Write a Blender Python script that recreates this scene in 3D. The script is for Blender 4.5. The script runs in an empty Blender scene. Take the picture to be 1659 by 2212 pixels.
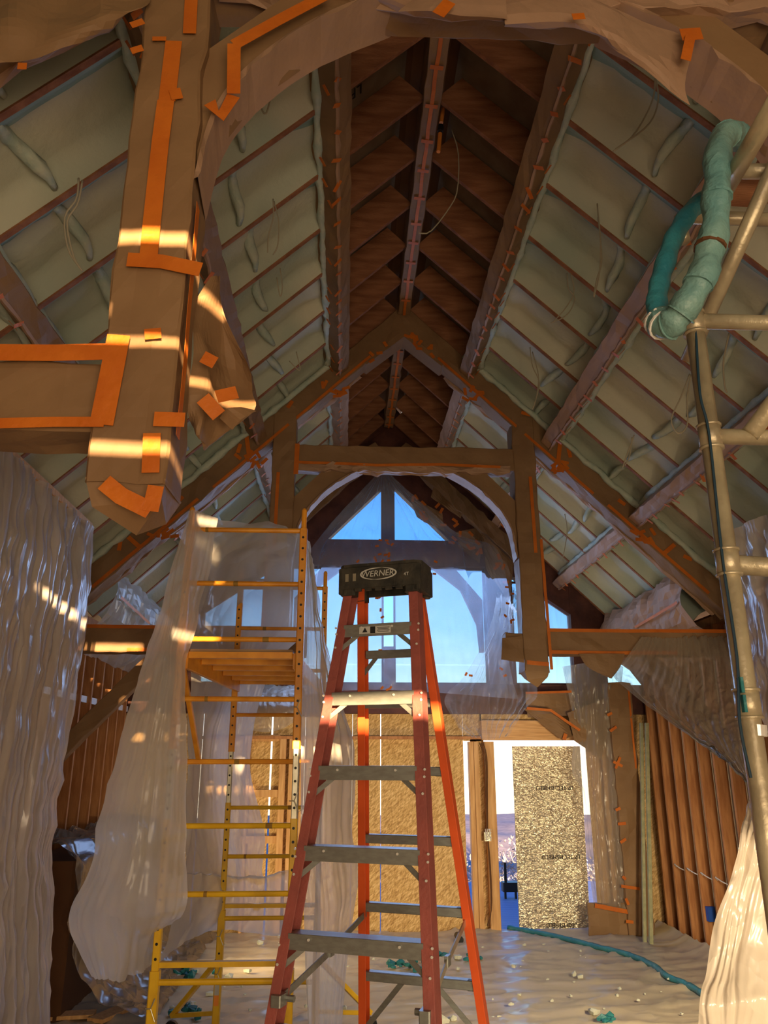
import bpy, math, random
from mathutils import Vector, noise, Matrix
random.seed(7)
C = bpy.context.scene.collection
PI = math.pi
# ------------------------------------------------------------------ camera
F=1660.; CX=829.5; CY=1106.; H=2.1; VPX=745.; VPY=1640.
pit=math.atan((VPY-CY)/F); yaw=math.atan((CX-VPX)/F*math.cos(pit))
FW=Vector((math.sin(yaw)*math.cos(pit),math.cos(yaw)*math.cos(pit),math.sin(pit)))
RT=Vector((math.cos(yaw),-math.sin(yaw),0)); UP=RT.cross(FW)
cam=bpy.data.objects.new('camera',bpy.data.cameras.new('camera')); C.objects.link(cam)
cam.matrix_world=Matrix(((RT.x,UP.x,-FW.x,0),(RT.y,UP.y,-FW.y,0),(RT.z,UP.z,-FW.z,H),(0,0,0,1)))
cam.data.sensor_fit='VERTICAL'; cam.data.sensor_height=24.; cam.data.lens=24.*F/2212.
cam.data.clip_start=.05; cam.data.clip_end=200
bpy.context.scene.camera=cam
def ray(u,v): return FW+RT*((u-CX)/F)+UP*((CY-v)/F)
def P(u,v,y):                       # pixel -> point on the plane Y=y
    d=ray(u,v); t=y/d.y; return Vector((d.x*t,y,H+d.z*t))
def PX(u,v,x):
    d=ray(u,v); t=x/d.x; return Vector((x,d.y*t,H+d.z*t))
def PZ(u,v,z=0):
    d=ray(u,v); t=(z-H)/d.z; return Vector((d.x*t,d.y*t,z))
# ------------------------------------------------------------------ world, light, exposure
sc=bpy.context.scene
sc.view_settings.view_transform='Standard'; sc.view_settings.look='None'; sc.view_settings.exposure=0.0; sc.view_settings.gamma=1
try: sc.view_settings.use_curve_mapping=False
except Exception: pass
W=bpy.data.worlds.new('sky'); sc.world=W; W.use_nodes=True
nt=W.node_tree; nt.nodes.clear()
tc=nt.nodes.new('ShaderNodeTexCoord'); sx=nt.nodes.new('ShaderNodeSeparateXYZ'); rp=nt.nodes.new('ShaderNodeValToRGB')
bg=nt.nodes.new('ShaderNodeBackground'); wo=nt.nodes.new('ShaderNodeOutputWorld')
nt.links.new(tc.outputs['Generated'],sx.inputs[0]); nt.links.new(sx.outputs['Z'],rp.inputs[0]); nt.links.new(rp.outputs[0],bg.inputs[0]); nt.links.new(bg.outputs[0],wo.inputs[0])
e=rp.color_ramp.elements; e[0].position=0; e[0].color=(1,.84,.58,1); e[1].position=.9; e[1].color=(.02,.08,.35,1)
for p_,c_ in ((.03,(.95,.90,.85,1)),(.085,(.40,.68,.80,1)),(.16,(.13,.38,.68,1)),(.25,(.06,.24,.60,1)),(.4,(.03,.12,.45,1))):
    k_=e.new(p_); k_.color=c_
bg.inputs[1].default_value=3.2
def area(name,loc,rot,sx_,sy_,col,pw):
    l=bpy.data.lights.new(name,'AREA'); l.shape='RECTANGLE'; l.size=sx_; l.size_y=sy_; l.color=col; l.energy=pw
    o=bpy.data.objects.new(name,l); C.objects.link(o); o.location=loc; o.rotation_euler=rot; return o
sun=bpy.data.lights.new('sun','SUN'); sun.energy=42; sun.color=(1,.66,.34); sun.angle=math.radians(.53)
so=bpy.data.objects.new('sun',sun); C.objects.link(so)
SUN=Vector((-.22,1,-.075)).normalized(); so.rotation_euler=SUN.to_track_quat('-Z','Y').to_euler()
# warm fill lamps added behind the camera, gable window daylight, and added unseen spots
area('front_low_fill',(1.0,-2.2,1.55),(math.radians(90),0,0),3.6,2.0,(1,.76,.48),155)  # added low warm fill; the boards behind it have no such opening
area('front_high_fill',(.6,-2.2,4.1),(math.radians(90),0,0),1.8,.9,(1,.80,.60),20)  # added high fill, no gable opening stands there
area('gable_window_light',(.6,10.72,4.0),(math.radians(-64),0,0),3.6,1.4,(.36,.56,1),110)
def spot(name,loc,tgt,pw,col,size=75,rad=.25):
    l=bpy.data.lights.new(name,'SPOT'); l.energy=pw; l.color=col; l.spot_size=math.radians(size); l.spot_blend=.7; l.shadow_soft_size=rad
    o=bpy.data.objects.new(name,l); C.objects.link(o); o.location=loc; o.rotation_euler=(Vector(tgt)-Vector(loc)).to_track_quat('-Z','Y').to_euler()
spot('right_fill_spot',(2.1,.9,.9),(1.5,7,1.3),120,(1,.78,.47),95,.12)  # added spot that brightens the lower right
spot('bundle_fill_spot',(.7,-1.2,1.15),(2.1,4,1.0),400,(1,.82,.55),44,.12)  # added narrow spot that brightens the cream bundle and the metal tube
spot('far_fill_spot',(3.0,4.9,1.5),(1.5,9.8,.3),520,(1,.79,.48),86,.2)  # added spot for the far floor, the boards and the foil glare
spot('far_wall_fill_spot',(-1.5,8.7,.45),(1.5,11,1.4),130,(1,.72,.36),130,.2)  # added spot that warms the far wall beside the doorway
# ------------------------------------------------------------------ materials
MT={}
def mat(name,base,rough=.7,metal=0,var=None,vs=4.,bump=0,bs=20.,stretch=(1,1,1),spec=.3,detail=3.,crease=0,cs=6.,coord='Object',bd=.02):
    m=bpy.data.materials.new(name); m.use_nodes=True; n=m.node_tree.nodes; L=m.node_tree.links; b=n['Principled BSDF']
    b.inputs['Base Color'].default_value=(*base,1); b.inputs['Roughness'].default_value=rough; b.inputs['Metallic'].default_value=metal
    b.inputs['Specular IOR Level'].default_value=spec
    t=n.new('ShaderNodeTexCoord'); mp=n.new('ShaderNodeMapping'); mp.inputs['Scale'].default_value=stretch
    L.new(t.outputs[coord],mp.inputs[0])
    if var:
        no=n.new('ShaderNodeTexNoise'); no.inputs['Scale'].default_value=vs; no.inputs['Detail'].default_value=detail
        L.new(mp.outputs[0],no.inputs['Vector'])
        cr=n.new('ShaderNodeValToRGB'); cr.color_ramp.elements[0].position=.35; cr.color_ramp.elements[1].position=.65
        cr.color_ramp.elements[0].color=(*base,1); cr.color_ramp.elements[1].color=(*var,1)
        L.new(no.outputs['Fac'],cr.inputs[0]); L.new(cr.outputs[0],b.inputs['Base Color'])
    last=None
    if bump:
        nb=n.new('ShaderNodeTexNoise'); nb.inputs['Scale'].default_value=bs; nb.inputs['Detail'].default_value=4
        L.new(mp.outputs[0],nb.inputs['Vector']); bp=n.new('ShaderNodeBump'); bp.inputs['Strength'].default_value=bump; bp.inputs['Distance'].default_value=bd
        L.new(nb.outputs['Fac'],bp.inputs['Height']); L.new(bp.outputs[0],b.inputs['Normal']); last=bp
    if crease:
        vo=n.new('ShaderNodeTexVoronoi'); vo.inputs['Scale'].default_value=cs; vo.feature='F1'
        dn=n.new('ShaderNodeTexNoise'); dn.inputs['Scale'].default_value=cs*.7; 
        mx=n.new('ShaderNodeMixRGB'); mx.inputs[0].default_value=.25; L.new(mp.outputs[0],mx.inputs[1]); L.new(mp.outputs[0],dn.inputs['Vector']); L.new(dn.outputs['Color'],mx.inputs[2])
        L.new(mx.outputs[0],vo.inputs['Vector']); bp=n.new('ShaderNodeBump'); bp.inputs['Strength'].default_value=crease; bp.inputs['Distance'].default_value=bd*1.5
        L.new(vo.outputs['Distance'],bp.inputs['Height'])
        if last: L.new(last.outputs[0],bp.inputs['Normal'])
        L.new(bp.outputs[0],b.inputs['Normal'])
    MT[name]=m; return m
mat('kraft',(.28,.165,.080),.62,var=(.22,.125,.060),vs=2,bump=.5,bs=7,crease=.35,cs=2.6,spec=.35)
mat('kraft_pale',(.42,.26,.17),.6,var=(.34,.21,.13),vs=2,bump=.5,bs=7,crease=.4,cs=3,spec=.35)
mat('tape',(.62,.165,.014),.5,var=(.53,.125,.01),vs=6,bump=.25,bs=25)
mat('foam',(.40,.47,.39),.75,var=(.60,.59,.47),vs=1.1,bump=.55,bs=14,spec=.25,detail=2)
mat('foam_teal',(.24,.36,.31),.75,var=(.30,.40,.34),vs=2,bump=.6,bs=16)
mat('foam_bead',(.40,.50,.43),.7,var=(.54,.58,.48),vs=8,bump=.8,bs=16)
mat('rafter_wood',(.38,.165,.08),.7,var=(.24,.095,.045),vs=3,bump=.3,bs=30,stretch=(1,6,6))
mat('stud_wood',(.58,.27,.105),.6,var=(.42,.17,.06),vs=5,bump=.2,bs=30,stretch=(6,6,.7))
mat('lumber',(.78,.47,.21),.6,var=(.62,.33,.13),vs=5,bump=.2,bs=25,stretch=(6,6,.6))
mat('header_wood',(.80,.47,.20),.6,var=(.60,.31,.12),vs=6,bump=.2,bs=25,stretch=(.5,6,9))
mat('redwood',(.13,.045,.03),.6,var=(.075,.026,.02),vs=5,bump=.2,bs=20)
mat('sheathing_foil',(.33,.27,.20),.4,metal=.35,var=(.24,.18,.13),vs=5,bump=.12,bs=90)
mat('foil',(.96,.88,.66),.27,metal=.9,bump=.5,bs=16,stretch=(1.2,1,2.4),crease=.4,cs=14,bd=.03)
mat('yellow_paint',(.82,.50,.012),.38,var=(.70,.40,.01),vs=9,bump=.05,bs=40,spec=.5)
mat('yellow_paint_light_tinted',(.80,.34,.022),.4,var=(.66,.25,.015),vs=9,spec=.5)  # scaffold yellow with the upper frame's orange shift from the lighting put into the colour
mat('grime',(.30,.17,.03),.7)
mat('zinc',(.62,.60,.50),.4,metal=.8,var=(.45,.42,.30),vs=12)
mat('tube_steel',(.52,.45,.30),.36,metal=.4,var=(.36,.30,.20),vs=9,bump=.12,bs=40,spec=.6)
mat('aluminium',(.36,.38,.36),.42,metal=.75,var=(.30,.31,.29),vs=8,bump=.08,bs=90,stretch=(1,8,8))
mat('rivet',(.80,.79,.75),.25,metal=.35,spec=.8)
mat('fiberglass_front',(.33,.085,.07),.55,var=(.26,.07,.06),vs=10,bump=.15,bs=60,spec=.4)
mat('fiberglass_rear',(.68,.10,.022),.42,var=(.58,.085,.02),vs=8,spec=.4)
mat('cap_black',(.022,.022,.02),.5,var=(.05,.045,.035),vs=14,bump=.2,bs=40)
mat('white_print',(.46,.46,.43),.6)
mat('black_print',(.015,.015,.015),.7)
mat('sticker_orange',(.85,.28,.04),.5)
mat('blue_paint',(.02,.09,.45),.5)
mat('hose_teal',(.095,.24,.25),.45,var=(.16,.30,.28),vs=7,bump=.8,bs=16,crease=.5,cs=9,spec=.5)
mat('cord_blue',(.01,.035,.06),.5)
mat('hose_dark',(.015,.15,.21),.4,var=(.03,.20,.24),vs=6,bump=.7,bs=18,spec=.5)
mat('teal_scrap',(.01,.11,.13),.45,var=(.03,.19,.20),vs=20,bump=.4,bs=30)
mat('white_scrap',(.45,.48,.40),.6,var=(.58,.58,.48),vs=20)
mat('cable',(.42,.38,.28),.5)
mat('cable_brown',(.12,.05,.02),.5)
mat('black_plastic',(.01,.01,.01),.4)
mat('sealant',(.80,.78,.74),.6)
mat('pipe_orange',(.75,.27,.05),.4)
mat('soil',(.30,.26,.25),.9,var=(.20,.18,.19),vs=3)
mat('deck',(.22,.27,.42),.6,var=(.15,.19,.32),vs=2,stretch=(1,14,1),bump=.2)
mat('brush',(.30,.30,.34),.9,var=(.22,.19,.17),vs=9,bump=1,bs=12)
mat('dark_wall',(.14,.065,.03),.8,var=(.20,.09,.04),vs=2)
mat('subfloor',(.40,.28,.17),.8,var=(.3,.2,.12),vs=2)
mat('weathered_green',(.30,.32,.20),.5,metal=.4,var=(.42,.40,.24),vs=15,bump=.2,bs=30)
def osb():
    m=mat('osb',(.70,.46,.20),.7); n=m.node_tree.nodes; L=m.node_tree.links; b=n['Principled BSDF']
    t=n.new('ShaderNodeTexCoord'); outs=[]
    for rot,sc_,st in ((.55,1,(17,9,80)),(-.75,1,(80,9,18)),(1.25,1,(22,9,90))):
        m0=n.new('ShaderNodeMapping'); m0.inputs['Rotation'].default_value=(0,rot,0); L.new(t.outputs['Object'],m0.inputs[0]); mp=n.new('ShaderNodeMapping'); mp.inputs['Scale'].default_value=st; L.new(m0.outputs[0],mp.inputs[0])
        vo=n.new('ShaderNodeTexVoronoi'); vo.inputs['Scale'].default_value=sc_; L.new(mp.outputs[0],vo.inputs['Vector']); outs.append(vo)
    sp=[]
    for vo in outs:
        s=n.new('ShaderNodeSeparateColor'); L.new(vo.outputs['Color'],s.inputs[0]); sp.append(s.outputs[0])
    a=n.new('ShaderNodeMath'); a.operation='ADD'; L.new(sp[0],a.inputs[0]); L.new(sp[1],a.inputs[1])
    a2=n.new('ShaderNodeMath'); a2.operation='ADD'; L.new(a.outputs[0],a2.inputs[0]); L.new(sp[2],a2.inputs[1])
    a3=n.new('ShaderNodeMath'); a3.operation='DIVIDE'; L.new(a2.outputs[0],a3.inputs[0]); a3.inputs[1].default_value=3
    cr=n.new('ShaderNodeValToRGB'); el=cr.color_ramp.elements; el[0].position=.15; el[0].color=(.42,.24,.09,1); el[1].position=.85; el[1].color=(.90,.66,.34,1)
    k=el.new(.5); k.color=(.68,.44,.18,1)
    L.new(a3.outputs[0],cr.inputs[0]); L.new(cr.outputs[0],b.inputs['Base Color'])
    bp=n.new('ShaderNodeBump'); bp.inputs['Strength'].default_value=.15; bp.inputs['Distance'].default_value=.003; L.new(a3.outputs[0],bp.inputs['Height']); L.new(bp.outputs[0],b.inputs['Normal'])
osb()
def film(name,clear,col,rough=.22,bump=.6,bs=5.,stretch=(1,1,1),trans=.5,spec=.8,fine=0):
    """thin polythene: part of the light passes straight, the rest is scattered through or mirrored"""
    m=bpy.data.materials.new(name); m.use_nodes=True; n=m.node_tree.nodes; L=m.node_tree.links; b=n['Principled BSDF']; out=n['Material Output']
    b.inputs['Base Color'].default_value=(*col,1); b.inputs['Roughness'].default_value=rough; b.inputs['Specular IOR Level'].default_value=spec
    t=n.new('ShaderNodeTexCoord'); mp=n.new('ShaderNodeMapping'); mp.inputs['Scale'].default_value=stretch; L.new(t.outputs['Object'],mp.inputs[0])
    no=n.new('ShaderNodeTexNoise'); no.inputs['Scale'].default_value=bs; no.inputs['Detail'].default_value=5; no.inputs['Distortion'].default_value=.6
    try: no.noise_type='RIDGED_MULTIFRACTAL'
    except Exception: pass
    L.new(mp.outputs[0],no.inputs['Vector'])
    bp=n.new('ShaderNodeBump'); bp.inputs['Strength'].default_value=bump; bp.inputs['Distance'].default_value=.02; L.new(no.outputs['Fac'],bp.inputs['Height'])
    vo=n.new('ShaderNodeTexVoronoi'); vo.inputs['Scale'].default_value=bs*2.2; ds=n.new('ShaderNodeMixRGB'); ds.inputs[0].default_value=.22; L.new(mp.outputs[0],ds.inputs[1]); L.new(no.outputs['Color'],ds.inputs[2]); L.new(ds.outputs[0],vo.inputs['Vector'])
    b2=n.new('ShaderNodeBump'); b2.inputs['Strength'].default_value=bump*.55; b2.inputs['Distance'].default_value=.05; L.new(vo.outputs['Distance'],b2.inputs['Height']); L.new(bp.outputs[0],b2.inputs['Normal']); bp=b2
    L.new(bp.outputs[0],b.inputs['Normal'])
    tr=n.new('ShaderNodeBsdfTranslucent'); tr.inputs[0].default_value=(*col,1); L.new(bp.outputs[0],tr.inputs['Normal'])
    m1=n.new('ShaderNodeMixShader'); m1.inputs[0].default_value=trans; L.new(b.outputs[0],m1.inputs[1]); L.new(tr.outputs[0],m1.inputs[2])
    gl=n.new('ShaderNodeBsdfTransparent'); gl.inputs[0].default_value=(.98,.98,.98,1)
    m2=n.new('ShaderNodeMixShader')
    lw=n.new('ShaderNodeLayerWeight'); lw.inputs['Blend'].default_value=.3; L.new(bp.outputs[0],lw.inputs['Normal'])
    mr=n.new('ShaderNodeMapRange'); mr.inputs['To Min'].default_value=clear; mr.inputs['To Max'].default_value=max(0,clear-.55); L.new(lw.outputs['Facing'],mr.inputs['Value'])
    L.new(mr.outputs[0],m2.inputs[0]); L.new(m1.outputs[0],m2.inputs[1]); L.new(gl.outputs[0],m2.inputs[2]); L.new(m2.outputs[0],out.inputs[0])
    MT[name]=m
film('film_milky',.38,(.90,.87,.82),rough=.14,bump=.85,bs=2.0,stretch=(1.2,1.2,.7),trans=.6)
film('film_curtain',.34,(.82,.74,.70),bump=.7,bs=3,stretch=(1.5,2.6,.35),trans=.25,rough=.2,spec=1)
film('film_clear',.82,(.60,.56,.50),bump=.9,bs=3,stretch=(2,2,.5),trans=.5)
film('film_window',.72,(.50,.56,.66),bump=.8,bs=2.4,stretch=(2.4,2,.5),trans=.4)
film('film_dark',.30,(.22,.16,.10),bump=1.,bs=3,stretch=(2,1,.6),trans=.1,rough=.22,spec=1)
film('film_heavy',.02,(.86,.74,.58),rough=.2,bump=.4,bs=4,stretch=(1.6,1.6,.9),trans=.25)
film('film_tan',.55,(.56,.49,.40),bump=.9,bs=3,stretch=(2,2,.5),trans=.4)
film('film_floor',.12,(.60,.51,.36),bump=.55,bs=1.6,stretch=(.6,1.5,1),trans=.1,rough=.28,spec=.7)
# ------------------------------------------------------------------ mesh helpers
ORG={}
class MB:
    def __init__(s): s.v=[]; s.f=[]; s.cut=[]
    def add(s,vs,fs):
        o=len(s.v); s.v+= [Vector(a) for a in vs]; s.f+=[tuple(i+o for i in f) for f in fs]; return s
    def obox(s,c,ax,ay,az):                # oriented box: centre and three half-axes
        c=Vector(c);ax=Vector(ax);ay=Vector(ay);az=Vector(az)
        vs=[c+ax*i+ay*j+az*k for k in(-1,1) for j in(-1,1) for i in(-1,1)]
        return s.add(vs,[(0,2,3,1),(4,5,7,6),(0,1,5,4),(2,6,7,3),(0,4,6,2),(1,3,7,5)])
    def box(s,x0,x1,y0,y1,z0,z1):
        return s.obox(((x0+x1)/2,(y0+y1)/2,(z0+z1)/2),((x1-x0)/2,0,0),(0,(y1-y0)/2,0),(0,0,(z1-z0)/2))
    def cbox(s,c,ax,ay,az,b=.15):          # box with chamfered long edges along az
        c=Vector(c);ax=Vector(ax);ay=Vector(ay);az=Vector(az); k=1-b
        pr=[(1,k),(k,1),(-k,1),(-1,k),(-1,-k),(-k,-1),(k,-1),(1,-k)]
        # chamfer in absolute size
        m=min(ax.length,ay.length)*b; kx=1-m/ax.length; ky=1-m/ay.length
        pr=[(1,ky),(kx,1),(-kx,1),(-1,ky),(-1,-ky),(-kx,-1),(kx,-1),(1,-ky)]
        vs=[c+ax*a+ay*d+az*t for t in(-1,1) for a,d in pr]
        return s.add(vs,[(i,(i+1)%8,(i+1)%8+8,i+8) for i in range(8)]+[tuple(range(7,-1,-1)),tuple(range(8,16))])
    def bar(s,p0,p1,w,h,upv=(0,0,1)):
        p0=Vector(p0);p1=Vector(p1);d=p1-p0;u=Vector(upv);sd=d.cross(u).normalized();u=sd.cross(d).normalized()
        return s.cbox((p0+p1)/2,sd*w/2,u*h/2,d/2)
    def tube(s,pts,r,n=8,cap=True,jit=0,sd=0):
        pts=[Vector(p) for p in pts]; N=len(pts); rings=[]; prev=None
        for i,p in enumerate(pts):
            t=(pts[min(i+1,N-1)]-pts[max(i-1,0)]).normalized()
            if prev is None:
                a=Vector((0,0,1)) if abs(t.z)<.9 else Vector((1,0,0)); u=t.cross(a).normalized()
            else:
                u=(prev-t*prev.dot(t)).normalized()
            prev=u; w=t.cross(u); rr=r[i] if isinstance(r,(list,tuple)) else r
            ring=[]
            for k in range(n):
                a=2*PI*k/n; q=rr
                if jit: q*=1+jit*noise.noise((p*9)+Vector((math.cos(a),math.sin(a),sd)))
                ring.append(p+(u*math.cos(a)+w*math.sin(a))*q)
            rings.append(ring)
        vs=[q for rg in rings for q in rg]; fs=[]
        for i in range(N-1):
            for k in range(n): fs.append((i*n+k,i*n+(k+1)%n,(i+1)*n+(k+1)%n,(i+1)*n+k))
        if cap: fs.append(tuple(range(n-1,-1,-1))); fs.append(tuple((N-1)*n+k for k in range(n)))
        return s.add(vs,fs)
    def prism(s,pts,d):
        pts=[Vector(p) for p in pts]; d=Vector(d); n=len(pts)
        return s.add(pts+[p+d for p in pts],[tuple(range(n-1,-1,-1)),tuple(range(n,2*n))]+[(i,(i+1)%n,(i+1)%n+n,i+n) for i in range(n)])
    def wrap(s,p0,p1,U,V,seg=.11,j=.008,sd=0):  # paper-wrapped timber: crumpled box about a centre line, U,V half axes
        p0=Vector(p0);p1=Vector(p1);U=Vector(U);V=Vector(V);L=(p1-p0).length;n=max(2,int(L/seg)); k=.93
        pr=[(k,1),(.33,1),(-.33,1),(-k,1),(-1,k),(-1,.33),(-1,-.33),(-1,-k),(-k,-1),(-.33,-1),(.33,-1),(k,-1),(1,-k),(1,-.33),(1,.33),(1,k)]
        m=len(pr); vs=[]
        for i in range(n+1):
            c=p0.lerp(p1,i/n)
            for a,b in pr:
                q=c+U*a+V*b; e=noise.noise_vector(q*7+Vector((sd,0,0)))*j*1.6+noise.noise_vector(q*21)*j
                vs.append(q+e)
        fs=[(i*m+a,i*m+(a+1)%m,(i+1)*m+(a+1)%m,(i+1)*m+a) for i in range(n) for a in range(m)]
        fs+= [tuple(range(m-1,-1,-1)),tuple(n*m+a for a in range(m))]
        return s.add(vs,fs)
    def tape(s,pts,w,nrm,off=.012,t=.0015):
        s.cut.append((len(s.v),len(s.f))); pts=[Vector(p) for p in pts];nrm=Vector(nrm).normalized(); sub=[]
        for a,b in zip(pts,pts[1:]):
            k=max(1,int((b-a).length/.15)); sub+=[a.lerp(b,i/k) for i in range(k)]
        sub.append(pts[-1]); vs=[]
        for i,p in enumerate(sub):
            d=(sub[min(i+1,len(sub)-1)]-sub[max(i-1,0)]).normalized(); sdv=d.cross(nrm).normalized()
            q=p+nrm*off+noise.noise_vector(p*5)*.004
            for a,h in((-1,0),(1,0),(1,t),(-1,t)): vs.append(q+sdv*a*w/2+nrm*h)
        fs=[(i*4+a,i*4+(a+1)%4,i*4+4+(a+1)%4,i*4+4+a) for i in range(len(sub)-1) for a in range(4)]
        fs+=[(3,2,1,0),tuple((len(sub)-1)*4+a for a in range(4))]
        return s.add(vs,fs)
    def build_each(s,name,m,parent):
        c=s.cut+[(len(s.v),len(s.f))]
        for (v0,f0),(v1,f1) in zip(c,c[1:]):
            q=MB(); q.v=s.v[v0:v1]; q.f=[tuple(i-v0 for i in f) for f in s.f[f0:f1]]; q.build(name,m,parent)
    def build(s,name,m,parent=None,smooth=False,org=None,uv=False):
        o0=Vector((0,0,0))
        if parent is not None: o0=ORG[parent.name]
        elif org is not None: o0=Vector(org)
        me=bpy.data.meshes.new(name); me.from_pydata([tuple(a-o0) for a in s.v],[],s.f)
        me.validate(); me.update()
        me.materials.append(MT[m] if isinstance(m,str) else m)
        if smooth: me.polygons.foreach_set('use_smooth',[True]*len(me.polygons))
        o=bpy.data.objects.new(name,me); C.objects.link(o)
        if parent is not None: o.parent=parent
        elif org is not None: o.location=o0
        ORG[o.name]=o0
        return o
def tag(o,label=None,cat=None,group=None,kind=None):
    if label: o['label']=label
    if cat: o['category']=cat
    if group: o['group']=group
    if kind: o['kind']=kind
    return o
def empty(name,loc,label=None,cat=None,group=None,kind=None):
    o=bpy.data.objects.new(name,None); C.objects.link(o); o.location=loc; o.empty_display_size=.1; ORG[o.name]=Vector(loc)
    return tag(o,label,cat,group,kind)
def share(src,parent,dx=(0,0,0)):
    o=src.copy(); C.objects.link(o); o.parent=parent; o.location=src.location+Vector(dx); return o
def text(name,body,size,origin,right,up,m,parent,ext=.001,shear=0,al='CENTER'):
    cu=bpy.data.curves.new(name,'FONT'); cu.body=body; cu.size=size; cu.extrude=ext; cu.shear=shear; cu.align_x=al; cu.align_y='CENTER'; cu.resolution_u=2
    t=bpy.data.objects.new(name+'_tmp',cu); C.objects.link(t)
    bpy.context.view_layer.update()
    me=bpy.data.meshes.new_from_object(t.evaluated_get(bpy.context.evaluated_depsgraph_get())); bpy.data.objects.remove(t)
    r=Vector(right).normalized(); u=Vector(up).normalized(); nn=r.cross(u); o0=ORG[parent.name] if parent else Vector((0,0,0))
    M=Matrix(((r.x,u.x,nn.x,0),(r.y,u.y,nn.y,0),(r.z,u.z,nn.z,0),(0,0,0,1))); me.transform(Matrix.Translation(Vector(origin)-o0)@M)
    me.materials.clear(); me.materials.append(MT[m]); me.name=name
    o=bpy.data.objects.new(name,me); C.objects.link(o)
    if parent: o.parent=parent
    ORG[o.name]=o0; return o
def cr(p,t):                       # Catmull-Rom through a list, t in 0..1
    n=len(p)-1; x=t*n; i=min(int(x),n-1); f=x-i
    a=p[max(i-1,0)];b=p[i];c=p[i+1];d=p[min(i+2,n)]
    return .5*((2*b)+(c-a)*f+(2*a-5*b+4*c-d)*f*f+(3*b-a-3*c+d)*f**3)
def sheet(rows,nu,nv,fold=0,ff=30,wr=.01,sd=0,foldfn=None,smoothrows=True):
    """cloth surface lofted through rows of points; folds run from the first row to the last"""
    R=[[cr([Vector(q) for q in r],i/nu) for i in range(nu+1)] for r in rows]
    G=[[cr([R[k][i] for k in range(len(R))],j/nv) for i in range(nu+1)] for j in range(nv+1)]
    m=MB(); vs=[]
    for j in range(nv+1):
        for i in range(nu+1):
            a=G[j][min(i+1,nu)]-G[j][max(i-1,0)]; b=G[min(j+1,nv)][i]-G[max(j-1,0)][i]; n=a.cross(b)
            n=n.normalized() if n.length>1e-9 else Vector((0,1,0))
            u=i/nu;v=j/nv
            w=noise.noise(Vector((u*3,v*2.2,sd)))*.09
            uu=u+w; em=min(1,6*u,6*(1-u))
            d=fold*em*1.9*((1-2*abs(noise.noise(Vector((uu*ff*.22,v*.8,sd)))))**2-.4+.55*(1-2*abs(noise.noise(Vector((uu*ff*.55,v*1.3,sd+9)))))**3+.3*noise.noise(Vector((uu*ff*1.2,v*2.5,sd+4))))*(foldfn(u,v) if foldfn else 1)
            q=G[j][i]; d+=wr*(abs(noise.noise(q*3.1+Vector((sd,0,0))))*2-.5)*1.5+wr*.6*noise.noise(q*9)
            vs.append(q+n*d)
    k=nu+1
    m.add(vs,[(j*k+i,j*k+i+1,(j+1)*k+i+1,(j+1)*k+i) for j in range(nv) for i in range(nu)])
    return m
# ================================================================== SETTING: roof
XR=.6; Z0=7.1; SL=.97; TH=math.atan(SL); CT=math.cos(TH); ST=math.sin(TH)
Y2=7.7; Y1=2.31; YW=10.95; XL=-2.92; XRW=4.12; YF=-2.3
def zA(x): return Z0-SL*abs(x-XR)
def RP(s,a,y,h=0): return Vector((XR+s*(a*CT+h*ST),y,Z0-a*ST+h*CT))
AW=(XRW-XR)/CT
ceil=empty('ceiling',(XR,5,7.4),kind='structure')
RY=[3.525+.61*k for k in range(-9,13)]
RY=[y for y in RY if YF+.1<y<YW+.1]
raf={}
for s in(-1,1):
    m=MB(); m.obox(RP(s,AW/2+.05,RY[0],.143),(s*CT*(AW/2-.02),0,-ST*(AW/2-.02)),(0,.019,0),(s*ST*.143,0,CT*.143)); raf[s]=m.build('rafter','rafter_wood',ceil)
    for y in RY[1:]: share(raf[s],ceil,(0,y-RY[0],0))
# foil-faced sheathing: 1.22 x 2.44 panels with open joints by the ridge, one row further down
for s in(-1,1):
    first=None
    y=YF-.1
    k=0
    while y<YW+.2:
        y1=min(y+2.44,YW+.3)
        for a0,a1 in((.0,1.2),(1.206,2.42),(2.426,3.64),(3.646,5.2)):
            m=MB(); m.obox(RP(s,(a0+a1)/2,(y+y1)/2,.296+.008*((k+int(a0))%2)),(s*CT*(a1-a0)/2,0,-ST*(a1-a0)/2),(0,(y1-y)/2-.003,0),(s*ST*.006,0,CT*.006)); m.build('sheathing_panel','sheathing_foil',ceil)
        y=y1+.004; k+=1
# blocking seam strips and roof skin that shuts out the sky
m=MB()
for s in(-1,1): m.obox(RP(s,2.7,(YF+YW)/2,.36),(s*CT*2.9,0,-ST*2.9),(0,(YW-YF)/2+.3,0),(s*ST*.03,0,CT*.03))
m.box(XR-.35,XR+.35,YF-.2,YW+.3,7.42,7.60)
m.build('roof_deck','dark_wall',ceil)
# sprayed foam, one body per bay
def bay(s,y0,y1,sd):
    m=MB(); nu=14; nv=46; a0=1.16; vs=[]
    for j in range(nv+1):
        a=a0+(AW+.02-a0)*j/nv
        for i in range(nu+1):
            t=i/nu; y=y0+.019+(y1-y0-.038)*t
            e=min(t/.30,1,(1-t)/.12); e=max(0,min(1,e)); e=e*e*(3-2*e)
            h=.012+.125*e
            q=Vector((a*1.3,y*1.6,sd))
            h-= .022*abs(noise.noise(q*2.2))*e+ .012*noise.noise(q*6)*e
            if j<2: h=h-.05*(2-j)/2*e
            vs.append(RP(s,a,y,h))
    k=nu+1
    m.add(vs,[(j*k+i,j*k+i+1,(j+1)*k+i+1,(j+1)*k+i) for j in range(nv) for i in range(nu)])
    o=m.build('foam_panel','foam',ceil,smooth=True); o.data.materials.append(MT['foam_teal'])
    for p in o.data.polygons:
        if p.index%nu<=3: p.material_index=1
    return o
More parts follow.
